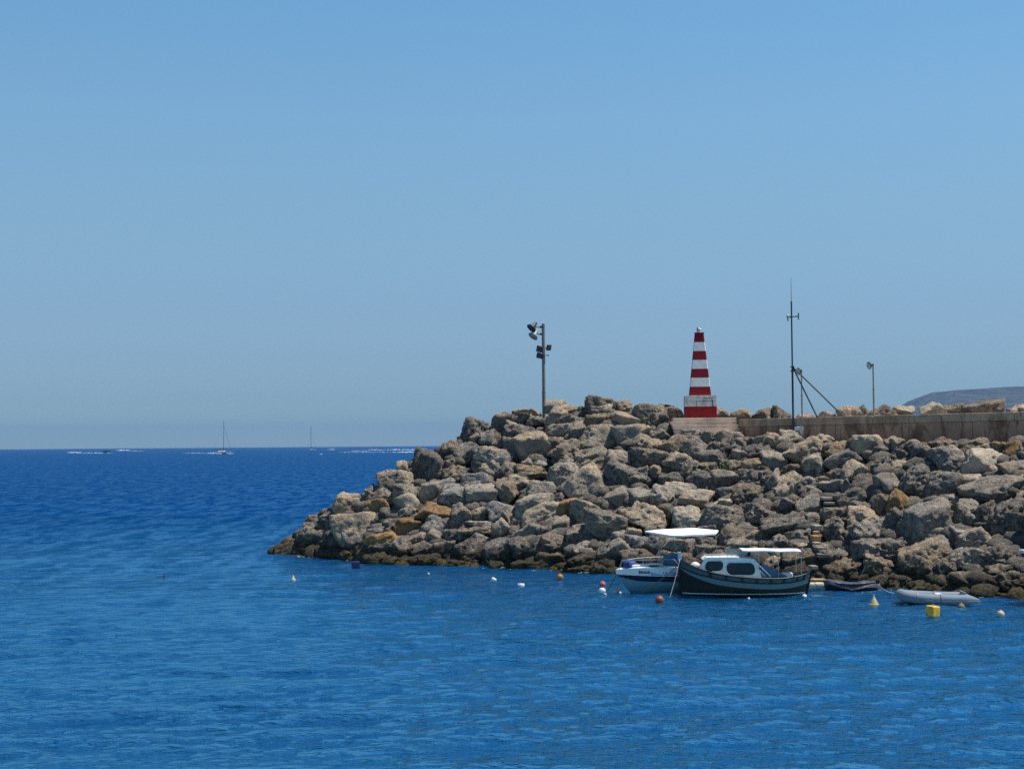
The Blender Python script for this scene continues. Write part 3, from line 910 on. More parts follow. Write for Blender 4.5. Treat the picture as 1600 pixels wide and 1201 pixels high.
# ------------------------------------------------------------------ the beacon
def build_beacon():
    Y = 91.9
    base = P(1094, 651.8, Y); base.z = ST_TOP.z
    root = empty('beacon_tower', base, -math.radians(5.0))
    tag(root, 'red and white striped beacon tower on a square plinth at the head of the steps', 'beacon')
    k = Y / F_PX
    w = 49 * k; zr = 18 * k; zp = 35 * k
    h = w / 2
    MB().bbox((0, 0, zr / 2 + 0.001), (w, w, zr), 0.012).build('plinth_base', M_RED, root)
    pw = MB().bbox((0, 0, (zr + zp) / 2 + 0.003), (w, w, zp - zr), 0.012).build('plinth_top', M_WHITE_OLD, root)
    # door: lower half red, upper half white, in a thin dark frame; wider right strip paints a shadow line
    dx0, dx1 = (1088.3 - 1094) * k, (1111.3 - 1094) * k
    dz0, dz1 = (652 - 649) * k, (652 - 626.3) * k
    cx, dw = (dx0 + dx1) / 2, dx1 - dx0
    y = -h - 0.012
    d1 = MB().bbox((cx, y, (dz0 + zr) / 2), (dw, 0.03, zr - dz0 - 0.004), 0.004).build('door', M_RED, root)
    MB().bbox((cx, y, (zr + dz1) / 2 + 0.002), (dw, 0.03, dz1 - zr - 0.004), 0.004).build('door_top', M_WHITE_OLD, d1)
    fr = MB()
    fr.box((dx0 - 0.02, -h - 0.006, (dz0 + dz1) / 2), (0.028, 0.02, dz1 - dz0)).box((dx1 + 0.025, -h - 0.006, (dz0 + dz1) / 2), (0.038, 0.02, dz1 - dz0))
    fr.box((cx, -h - 0.006, dz1 + 0.016), (dw + 0.09, 0.02, 0.028))
    fr.box((dx1 + 0.03, -h - 0.03, dz1 + 0.01), (0.10, 0.05, 0.09))
    fr.build('door_frame', M_DARK, root)
    # dark scrawl on the white of the plinth
    sc = MB()
    rng = random.Random(4)
    x0 = (1097 - 1094) * k; z0 = (652 - 622) * k
    for q in range(7):
        xx = x0 + q * 0.085
        pts = [(xx, -h - 0.004, z0 + rng.uniform(-0.06, 0.02)), (xx + 0.03, -h - 0.004, z0 + rng.uniform(0.05, 0.16)), (xx + 0.06, -h - 0.004, z0 + rng.uniform(-0.08, 0.0)), (xx + 0.1, -h - 0.004, z0 + rng.uniform(0.0, 0.1))]
        sc.path(pts, 0.009, 4)
    sc.build('scrawl', paint('faded_ink', (0.12, 0.14, 0.13), 0.9, 0.3), root)
    # shaft
    zt = (652 - 519.3) * k
    w0, w1 = 33.6 * k / 2, 13.6 * k / 2
    for b in range(7):
        ta, tb = b / 7, (b + 1) / 7
        ra, rb = w0 + (w1 - w0) * ta, w0 + (w1 - w0) * tb
        za, zb = zp + (zt - zp) * ta + 0.004, zp + (zt - zp) * tb + 0.002
        bm = MB()
        vs = []
        ch = 0.035
        for r, z in ((ra, za), (rb, zb)):
            vs += [(-r + ch, -r, z), (r - ch, -r, z), (r, -r + ch, z), (r, r - ch, z), (r - ch, r, z), (-r + ch, r, z), (-r, r - ch, z), (-r, -r + ch, z)]
        fs = [(i, (i + 1) % 8, 8 + (i + 1) % 8, 8 + i) for i in range(8)] + [tuple(reversed(range(8))), tuple(range(8, 16))]
        bm.add(vs, fs)
        bm.build('red_band' if b % 2 == 0 else 'white_band', M_RED if b % 2 == 0 else M_WHITE, root)
    MB().bbox((0, 0, zt + 0.03), (w1 * 2 + 0.06, w1 * 2 + 0.06, 0.055), 0.012).build('cap_slab', M_RED, root)
    ln = MB().lathe([(0.13, zt + 0.06), (0.13, zt + 0.10), (0.05, zt + 0.11), (0.05, zt + 0.15), (0.12, zt + 0.16), (0.125, zt + 0.30), (0.10, zt + 0.335), (0.02, zt + 0.36)], 14, (0.02, 0, 0)).build('lantern', paint('lantern_white', (0.5, 0.56, 0.5), 0.3, 0.1), root)
    MB().tube((-0.12, -0.02, zt + 0.06), (-0.12, -0.02, zt + 0.36), 0.025).box((-0.12, -0.02, zt + 0.33), (0.07, 0.07, 0.12)).build('photocell', M_DARK, ln)
    return root
beacon = build_beacon()

# ------------------------------------------------------------------ floodlight pole on the crest
def dirframe(d):
    d = Vector(d).normalized(); a = d.orthogonal().normalized(); b = d.cross(a)
    return Matrix((a, b, d)).transposed()
def horn(mb, tail, axis, length, r0, r1):
    m = dirframe(axis)
    mb.lathe([(r0 * 0.7, -0.12), (r0, 0.0), (r0 * 1.2, length * 0.35), (r1 * 0.85, length * 0.75), (r1, length)], 16, tail, m)
def build_flood():
    Y = 97.0
    k = Y / F_PX
    base = P(850, 648, Y)
    root = empty('floodlight_pole', base)
    tag(root, 'tall grey pole with two round lamp heads and square floodlights on the rocky crest', 'floodlight pole')
    z = lambda y: (648 - y) * k
    x = lambda px, y: (px - 850) * k - math.tan(ROLL) * 0 
    xo = lambda px, y: P(px, y, Y).x - base.x
    MB().tube((0, 0, -0.6), (0, 0, z(612)), 0.125).tube((0, 0, z(612)), (0, 0, z(506)), 0.115).tube((0, 0, z(613.5)), (0, 0, z(611)), 0.135).lathe([(0.115, z(506)), (0.09, z(505))], 12).build('pole', M_POLE, root)
    for y, xa, tail, ax in ((510.5, 836.5, (836.5, 505.5), (-0.62, -0.35, -0.70)), (521.7, 838, (838.5, 517.5), (-0.55, -0.35, -0.75))):
        arm = MB().tube((-0.1, 0, z(y)), (xo(xa, y), -0.05, z(y)), 0.032).box((-0.17, 0, z(y)), (0.14, 0.16, 0.13)).build('arm', M_DARK, root)
        t = Vector((xo(*tail), -0.05, z(tail[1])))
        mb = MB(); horn(mb, t, ax, 0.48, 0.12, 0.36)
        hd = mb.build('lamp_head', M_DARK if y < 515 else M_LAMPGREY, root)
        m = dirframe(ax)
        MB().lathe([(0.33, 0.455), (0.33, 0.475)], 16, t, m).build('lens', M_GLASSY, hd)
    for (px, py, w, h, tilt, yaw) in ((842.7, 545, 0.40, 0.44, 18, -0.4), (857.5, 543, 0.34, 0.40, 0, 0.5), (843.5, 555.5, 0.46, 0.38, 14, -0.3)):
        m = Matrix.Rotation(yaw, 3, 'Z') @ Matrix.Rotation(math.radians(20), 3, 'X') @ Matrix.Rotation(math.radians(tilt), 3, 'Y')
        c = Vector((xo(px, py), -0.12, z(py)))
        f = MB().bbox(c, (w, 0.12, h), 0.02, m=m).tube(c, (0, 0, z(py + 1)), 0.03).build('floodlight', M_DARK, root)
        MB().box(c + m @ Vector((0, -0.068, 0)), (w * 0.8, 0.012, h * 0.78), m=m).build('glass', M_GLASSY if False else paint('led_glass', (0.05, 0.055, 0.065), 0.15, 0.1), f)
    MB().tube((0, 0, z(555)), (xo(856.5, 555), 0, z(555)), 0.03).ball((xo(856.5, 555), 0, z(555)), 0.055, 8).build('bracket', M_LAMPGREY, root)
    return root
flood = build_flood()

# ------------------------------------------------------------------ weather mast and the two lamp posts
def build_mast():
    q, t = wall_at(1241)
    q = q + WN * 0.16
    Y = q.y; k = Y / F_PX
    base = Vector((q.x, q.y, 6.9))
    root = empty('weather_mast', base)
    tag(root, 'tall thin dark mast with whip aerial and two slanting stays fixed to the sea wall', 'mast')
    z = lambda y: P(1240, y, Y).z - base.z
    xo = lambda px, y: P(px, y, Y).x - base.x
    MB().tube((0, 0, 0), (0, 0, z(575)), 0.062).tube((0, 0, z(575)), (0, 0, z(471)), 0.048).build('pole', M_DARK, root)
    MB().tube((0, 0, z(472)), (0, 0, z(434)), 0.016, 0.010, 6).build('whip_aerial', M_DARK, root)
    arm = MB().tube((xo(1229.5, 495.5), 0, z(495.5)), (xo(1248, 494), 0, z(494)), 0.035, n=8).build('crossarm', M_DARK, root)
    s1 = MB().lathe([(0.08, 0), (0.085, 0.1), (0.06, 0.16), (0.01, 0.18)], 12, (xo(1230.5, 494), 0, z(495))).build('sensor', M_WHITE, root)
    MB().tube((xo(1231, 495), 0, z(495)), (xo(1231, 501), 0, z(501.5)), 0.035).tube((xo(1247.5, 494), 0, z(490)), (xo(1247.5, 494), 0, z(499.5)), 0.035).build('sensor_stem', M_DARK, arm)
    cup = MB().ball((xo(1247.5, 490), 0, z(489.5)), 0.05, 8).tube((xo(1245.5, 489), 0, z(489.5)), (xo(1249.5, 489), 0, z(489.5)), 0.02).build('wind_vane', M_LAMPGREY, root)
    for y in (573, 579.5):
        MB().box((0, -0.02, z(y)), (0.22, 0.16, 0.07)).build('clamp', M_DARK, root)
    for px, py, dy in ((1272, 649.0, 0.5), (1313.5, 648, 2.6)):
        f, tt = wall_at(px)
        f = Vector((f.x, f.y, wall_z(tt))) - WN * 0.45
        MB().tube((0.03, 0.05, z(573)), f - base, 0.045, n=8).box(f - base, (0.18, 0.18, 0.05), W_RZ).build('stay', M_DARK, root)
    return root
mast = build_mast()

def lamp_post(px, ytop, head, back, label):
    q, t = wall_at(px)
    foot = q - WN * back
    # slide along the line of sight so that the column stays put
    Y = foot.y
    base = P(px, 650, Y); base.z = wall_z(t) - 0.06
    root = empty('lamp_post', base)
    tag(root, label, 'lamp post', 'lamp posts on the quay')
    z = lambda y: P(px, y, Y).z - base.z
    xo = lambda p, y: P(p, y or ytop, Y).x - P(px, y or ytop, Y).x
    MB().tube((0, 0, 0), (0, 0, z(ytop + 40)), 0.055).tube((0, 0, z(ytop + 40)), (0, 0, z(ytop)), 0.045).tube((0, 0, 0), (0, 0, 0.05), 0.14).tube((0, 0, z(ytop + 40) - 0.03), (0, 0, z(ytop + 40) + 0.03), 0.066).build('pole', M_POLE, root)
    MB().tube((0.03, 0, z(ytop + 1.5)), (xo(head[0] + 3, 0), 0, z(ytop + 2.5)), 0.045).build('arm', M_DARK, root)
    mb = MB(); ax = (-0.85, -0.35, -0.12)
    c = Vector((xo(head[0], head[1]), 0, z(head[1])))
    m = dirframe(ax)
    mb.lathe([(0.05, -0.22), (0.10, -0.12), (0.21, -0.03), (0.235, 0.02), (0.22, 0.03)], 16, c, m)
    h = mb.build('lamp_head', M_DARK, root)
    MB().lathe([(0.195, 0.031), (0.19, 0.04)], 16, c, m).build('lens', M_GLASSY, h)
    return root
lamp_post(1253.3, 577, (1248.8, 580), 4.0, 'thin lamp post with round head seen between the stays of the tall mast')
lamp_post(1365.5, 568, (1359.5, 571), 4.0, 'thin lamp post standing alone behind the wall, round head turned left')

def build_cabinet():
    a, t = wall_at(1243.8); b_, _ = wall_at(1257)
    w = (b_ - a).length
    mid = (a + b_) / 2
    root = empty('meter_cabinet', Vector((mid.x, mid.y, mid.z - 1.25)) + WN * 0.02, W_RZ)
    tag(root, 'whitish meter cabinet hung on the sea wall beside the tall mast', 'cabinet')
    MB().bbox((0, -0.11, 0.36), (w, 0.22, 0.74), 0.015).build('case', M_WHITE_OLD, root)
    d = MB().bbox((-w * 0.2, -0.232, 0.36), (w * 0.56, 0.02, 0.70), 0.006).build('door', paint('cabinet_grey', (0.6, 0.6, 0.63), 0.5, 0.2), root)
    mk = MB()
    mk.path([(-w * 0.44, -0.246, 0.42), (-w * 0.3, -0.246, 0.46), (-w * 0.2, -0.246, 0.47), (-w * 0.05, -0.246, 0.53)], 0.012, 4)
    mk.path([(-w * 0.3, -0.246, 0.38), (-w * 0.2, -0.246, 0.36), (-w * 0.1, -0.246, 0.4)], 0.009, 4)
    mk.build('scrawl', M_DARK, d)
    return root
cabinet = build_cabinet()
# ------------------------------------------------------------------ boats
M_HULLGREEN = paint('dark_green_hull', (0.0015, 0.006, 0.005), 0.75, 0.2, (0.004, 0.008, 0.007), 2.0)
M_BULWARK = paint('faded_teal_paint', (0.036, 0.075, 0.09), 0.7, 0.3, (0.025, 0.045, 0.055), 3.0)
M_STRAKE = paint('grey_blue_paint', (0.088, 0.13, 0.145), 0.7, 0.25, (0.10, 0.14, 0.16), 3.0)
M_BLACK = paint('black_rail', (0.008, 0.009, 0.011), 0.4, 0.2)
M_GELWHITE = paint('white_gelcoat', (0.64, 0.64, 0.63), 0.45, 0.2, (0.46, 0.46, 0.43), 2.0)
M_CANVAS = paint('white_canvas', (0.70, 0.70, 0.71), 0.9, 0.15, (0.56, 0.56, 0.57), 3.0, bmp=0.01)
M_TINT = paint('dark_window', (0.022, 0.028, 0.032), 0.08, 0.3, (0.05, 0.055, 0.05), 1.2)
M_BLUECANVAS = paint('blue_canvas', (0.05, 0.11, 0.19), 0.8, 0.2, (0.035, 0.08, 0.14), 3.0, bmp=0.02)
M_NAVY = paint('navy_band', (0.006, 0.009, 0.022), 0.3, 0.1)
M_PALETEAL = paint('pale_teal_hull', (0.09, 0.19, 0.25), 0.5, 0.2, (0.07, 0.14, 0.19), 2.0)
M_STEEL = paint('rail_steel', (0.45, 0.45, 0.44), 0.35, 0.2, metal=0.7)
M_DECKGREY = paint('deck_grey', (0.42, 0.42, 0.40), 0.7, 0.3)
M_GREYGLASS = None
def glassy_sheet():
    m, nt, b = new_mat('smoked_perspex')
    b.inputs['Base Color'].default_value = (0.30, 0.31, 0.30, 1)
    b.inputs['Roughness'].default_value = 0.15
    b.inputs['Alpha'].default_value = 0.55
    return m
M_GREYGLASS = glassy_sheet()

def lettering(name, text, size, mat, parent, loc, rot, ext=0.004):
    c = bpy.data.curves.new(name, 'FONT')
    c.body = text; c.size = size; c.extrude = ext; c.align_x = 'CENTER'; c.align_y = 'CENTER'
    c.materials.append(mat)
    tmp = bpy.data.objects.new(name, c); C.objects.link(tmp)
    bpy.context.view_layer.update()
    me = bpy.data.meshes.new_from_object(tmp.evaluated_get(bpy.context.evaluated_depsgraph_get()))
    bpy.data.objects.remove(tmp); bpy.data.curves.remove(c)
    o = bpy.data.objects.new(name, me); C.objects.link(o)
    o.parent = parent; o.location = loc; o.rotation_euler = rot
    return o

class Hull:
    """xb/xs: bow and stern profile x(z); zs: sheer height of s; beam; section fullness"""
    def __init__(self, xb, xs, zs, zk, beam, full=0.55, transom=False, flare=0.4):
        self.xb, self.xs, self.zs, self.zk, self.beam, self.full, self.transom, self.flare = xb, xs, zs, zk, beam, full, transom, flare
    def pt(self, s, z, side=-1, out=0.0):
        z = max(z, self.zk)
        x = self.xb(z) + (self.xs(z) - self.xb(z)) * s
        if self.transom: b = math.sin(min(1, s / 0.62) * math.pi / 2) ** 0.75 * (1 - 0.10 * max(0, s - 0.62) / 0.38)
        else: b = max(0.0, math.sin(math.pi * s)) ** self.full
        t = max(0.0, (z - self.zk) / (self.zs(s) - self.zk))
        b *= self.beam / 2 * ((1 - self.flare) * min(1, t * 2.2) ** 0.6 + self.flare * t)
        return Vector((x, side * (b + out), z))
    def strip(self, top, bot, n=44, m=4, out=0.0):
        mb = MB()
        for side in (-1, 1):
            pts = []
            for i in range(n + 1):
                s = i / n
                a, b_ = top(s), bot(s)
                pts.append([self.pt(s, b_ + (a - b_) * j / m, side, out) for j in range(m + 1)])
            mb.grid(pts, flip=side > 0)
        return mb
    def rail(self, zf, r, out=0.02, n=44, s0=0.0, s1=1.0):
        mb = MB()
        for side in (-1, 1):
            mb.path([self.pt(s0 + (s1 - s0) * i / n, zf(s0 + (s1 - s0) * i / n), side, out) for i in range(n + 1)], r, 8)
        return mb
    def deck(self, zf, n=40, inset=0.02, s0=0.0, s1=1.0):
        pts = []
        for i in range(n + 1):
            s = s0 + (s1 - s0) * i / n
            z = zf(s); p = self.pt(s, z, -1, -inset)
            pts.append([Vector((p.x, p.y * (1 - 2 * j / 6), z + 0.05 * (1 - (1 - 2 * j / 6) ** 2))) for j in range(7)])
        return MB().grid(pts)

def lerp_fn(xs, ys):
    return lambda s: float(np.interp(s, xs, ys))

def smooth_fn(xs, ys):
    c = np.polyfit(xs, ys, min(5, len(xs) - 1))
    return lambda s: float(np.polyval(c, s))

def rounded_rect(x0, x1, z0, z1, r, skew=0.0, n=5):
    pts = []
    for cx, cz, a0 in ((x1 - r, z1 - r, 0), (x0 + r, z1 - r, 90), (x0 + r, z0 + r, 180), (x1 - r, z0 + r, 270)):
        for i in range(n + 1):
            a = math.radians(a0 + 90 * i / n)
            x, z = cx + r * math.cos(a), cz + r * math.sin(a)
            pts.append((x + skew * (z - z0), z))
    return pts

def bevelled(mb, off, name, mat, parent, seg=2):
    o = mb.build(name, mat, parent)
    bm = bmesh.new(); bm.from_mesh(o.data)
    bmesh.ops.bevel(bm, geom=list(bm.edges), offset=off, segments=seg, affect='EDGES', profile=0.5)
    for f in bm.faces: f.smooth = False
    bm.to_mesh(o.data); bm.free()
    return o

def build_luzzu():
    w = PW(1164.5, 930.5)
    root = empty('fishing_boat', w, math.radians(-2))
    tag(root, 'dark green wooden fishing boat with white cabin and a white awning aft', 'boat')
    S = F_PX / w.y                      # pixels a metre
    L = 201 / S
    hb, hs = -L / 2, L / 2
    zs = smooth_fn([0, .06, .11, .21, .32, .44, .57, .68, .8, .9, .97, 1.0], [1.70, 1.50, 1.36, 1.17, 1.06, .95, .90, .88, .89, .95, 1.05, 1.12])
    xb = lambda z: hb + 0.03 * (1.7 - z)
    xs = lambda z: hs - 0.32 * max(0.0, 1 - z / 1.1) ** 1.6 
    H = Hull(xb, xs, zs, -0.4, 2.15, 0.5)
    bw = lambda s: 0.23 + 0.12 * max(0, 1 - s / 0.2)
    low = lambda s: zs(s) - bw(s)
    low2 = lambda s: zs(s) - bw(s) - (0.10 + 0.16 * min(1, s / 0.22))
    H.strip(lambda s: low2(s), lambda s: -0.4, m=8).build('hull', M_HULLGREEN, root)
    H.strip(lambda s: low(s), low2, out=0.006).build('strake', M_STRAKE, root)
    H.strip(lambda s: zs(s), low, out=0.012).build('bulwark', M_BULWARK, root)
    H.rail(lambda s: zs(s), 0.035).build('top_rail', M_BLACK, root)
    H.rail(lambda s: low(s), 0.028).build('rubbing_rail', M_BLACK, root)
    H.strip(lambda s: 0.185, lambda s: 0.135, m=1, out=0.006).build('waterline_stripe', paint('stripe_white', (0.5, 0.5, 0.5), 0.5, 0.3), root)
    H.deck(lambda s: zs(s) - 0.14).build('deck', M_DECKGREY, root)
    for px in (1131, 1156, 1179, 1201, 1222, 1243, 1254):
        s = ((px - 1164.5) / S - hb) / L
        for side in (-1, 1):
            a, b_ = H.pt(s, low(s), side, 0.03), H.pt(s, zs(s), side, 0.03)
            MB().box((a + b_) / 2, (0.085, 0.05, (b_ - a).length)).build('stanchion', M_BLACK, root)
    # bollard forward, stem post with its pale cap
    s = ((1107.5 - 1164.5) / S - hb) / L
    a = H.pt(s, zs(s), -1, 0.0)
    bevelled(MB().box(a + Vector((0, 0.04, 0.0)), (0.15, 0.12, 0.46)), 0.02, 'bollard', M_BLACK, root)
    st = bevelled(MB().prism([(hb - 0.07, -0.2), (hb - 0.10, 1.58), (hb + 0.10, 1.58), (hb + 0.12, -0.2)], -0.05, 0.05), 0.01, 'stem_post', M_HULLGREEN, root)
    bevelled(MB().prism([(hb - 0.09, 1.60), (hb - 0.11, 2.02), (hb + 0.05, 2.04), (hb + 0.09, 1.60)], -0.06, 0.06), 0.012, 'stem_cap', paint('pale_blue_cap', (0.36, 0.47, 0.58), 0.5, 0.3), st)
    bevelled(MB().prism([(hs - 0.30, -0.2), (hs - 0.02, 1.0), (hs + 0.04, 1.2), (hs + 0.07, 1.18), (hs + 0.06, 0.9), (hs - 0.2, -0.2)], -0.045, 0.045), 0.01, 'stern_post', M_HULLGREEN, root)
    # cabin
    X = lambda px: (px - 1164.5) / S
    Zc = lambda py: (930.5 - py) / S
    prof = [(X(1091), Zc(889)), (X(1099.3), Zc(872.8)), (X(1103), Zc(869.6)), (X(1120), Zc(868.8)), (X(1150), Zc(869.6)), (X(1175), Zc(872.5)), (X(1181), Zc(876)), (X(1187), Zc(897)), (X(1187), Zc(905)), (X(1091), Zc(902))]
    cab = bevelled(MB().prism(prof, -0.70, 0.70), 0.05, 'cabin', M_GELWHITE, root)
    bevelled(MB().prism([(X(1098), Zc(873)), (X(1103), Zc(869)), (X(1150), Zc(868.6)), (X(1178), Zc(872.4)), (X(1178), Zc(874.6)), (X(1150), Zc(871.2)), (X(1104), Zc(871.6))], -0.76, 0.76), 0.01, 'roof', M_GELWHITE, cab)
    for y in (-0.704, 0.704):
        for x0, x1, z0, z1, r, sk in ((1099.6, 1128, 890.5, 874.2, 0.21, 0.14), (1134.5, 1178.5, 896.5, 876.8, 0.24, -0.12)):
            pl = rounded_rect(X(x0), X(x1), Zc(z0), Zc(z1), r, sk)
            s_ = -1 if y < 0 else 1
            g = MB().prism(pl, y - 0.004, y + 0.012 * s_).build('window', M_TINT, root)
            rim = MB(); ring = [Vector((x, y + 0.012 * s_, z)) for x, z in pl]; rim.path(ring + ring[:2], 0.018, 6)
            rim.build('window_rim', M_GELWHITE, g)
    # the cabin narrows towards the bow
    xa, xc = X(1091), X(1187)
    def narrow(o):
        for v in o.data.vertices: v.co.y *= (0.52 + 0.18 * min(1, max(-0.1, (v.co.x - xa) / (xc - xa)))) / 0.70
    for o in [cab] + list(cab.children): narrow(o)
    for o in root.children:
        if o.name.startswith('window') and not o.name.startswith('windscreen'):
            narrow(o)
            for q in o.children: narrow(q)
    # windscreen facing the bow
    q = [(X(1092.5), Zc(887)), (X(1099.0), Zc(874.5))]
    MB().add([(q[0][0] - 0.035, -0.42, q[0][1]), (q[1][0] - 0.035, -0.42, q[1][1]), (q[1][0] - 0.035, 0.42, q[1][1]), (q[0][0] - 0.035, 0.42, q[0][1]),
              (q[0][0] + 0.01, -0.42, q[0][1]), (q[1][0] + 0.01, -0.42, q[1][1]), (q[1][0] + 0.01, 0.42, q[1][1]), (q[0][0] + 0.01, 0.42, q[0][1])],
             [(0, 1, 2, 3), (7, 6, 5, 4), (0, 4, 5, 1), (1, 5, 6, 2), (2, 6, 7, 3), (3, 7, 4, 0)]).build('windscreen', M_TINT, root)
    # roof rails, perspex screen, awning with posts
    rr = MB()
    for y in (-0.5, 0.5):
        rr.path([(X(1099), y, Zc(872)), (X(1102.5), y, Zc(866.8)), (X(1135), y, Zc(866.6)), (X(1166), y, Zc(869))], 0.016, 6)
        for px in (1112, 1124, 1136, 1150): rr.tube((X(px), y, Zc(866.7)), (X(px), y, Zc(869.5)), 0.012, n=6)
    rr.build('roof_rail', M_STEEL, root)
    for y in (-0.35, 0.35): MB().box((X(1151), y, Zc(862.5)), (X(1168) - X(1135.5), 0.015, 0.27)).build('perspex_screen', M_GREYGLASS, root)
    aw = []
    for i in range(9):
        t = i / 8
        aw.append([Vector((X(1158) + (X(1248) - X(1158)) * t, -0.78 + 1.56 * j / 6, Zc(858.2) - 0.05 * t + 0.035 * (1 - (1 - 2 * j / 6) ** 2) - 0.012 * math.sin(t * math.pi * 4))) for j in range(7)])
    low_ = [[p - Vector((0, 0, 0.03)) for p in r] for r in aw]
    mb = MB().grid(aw).grid(low_, flip=True)
    for edge in ([r[0] for r in aw], [r[-1] for r in aw], aw[0], aw[-1]):
        mb.grid([[p, p - Vector((0, 0, 0.055))] for p in edge])
    mb.build('awning', M_CANVAS, root)
    for px, zb in ((1247.5, 896), (1212.5, 899), (1183, 884)):
        for y in (-0.74, 0.74):
            MB().tube((X(px), y, Zc(zb + 3)), (X(px), y, Zc(859.5)), 0.016, n=8).build('awning_post', M_STEEL, root)
    # blue dodger sloping down from the cabin roof, white piping, blue side
    pts = []
    for i in range(8):
        t = i / 7
        pts.append([Vector((X(1176) + (X(1226) - X(1176)) * t, -0.68 + 1.36 * j / 5, Zc(873.5) + (Zc(898.5) - Zc(873.5)) * t ** 0.9 + 0.02 * math.sin(j * 2 + i))) for j in range(6)])
    MB().grid(pts).build('dodger', M_BLUECANVAS, root)
    for y in (-0.69, 0.69):
        side = MB()
        side.add([(X(1187), y, Zc(899.5)), (X(1187), y, Zc(879)), (X(1226), y, Zc(898.4)), (X(1226), y, Zc(899.5)), (X(1187), y + 0.01, Zc(899.5)), (X(1187), y + 0.01, Zc(879)), (X(1226), y + 0.01, Zc(898.4)), (X(1226), y + 0.01, Zc(899.5))],
                 [(0, 1, 2, 3), (7, 6, 5, 4), (0, 4, 5, 1), (1, 5, 6, 2), (2, 6, 7, 3), (3, 7, 4, 0)])
        side.build('dodger_side', M_BLUECANVAS, root)
    pp = MB()
    for y in (-0.705, 0.705):
        pp.path([(X(1175), y, Zc(873)), (X(1201), y, Zc(898.5))], 0.028, 6)
        pp.path([(X(1180), y, Zc(884)), (X(1192), y, Zc(898))], 0.02, 6)
    pp.build('white_piping', M_GELWHITE, root)
    bevelled(MB().box((X(1228), -0.2, Zc(899)), (0.5, 0.5, 0.28)), 0.03, 'engine_box', M_GELWHITE, root)
    return root, H, S
luzzu, luzzu_hull, LS = build_luzzu()

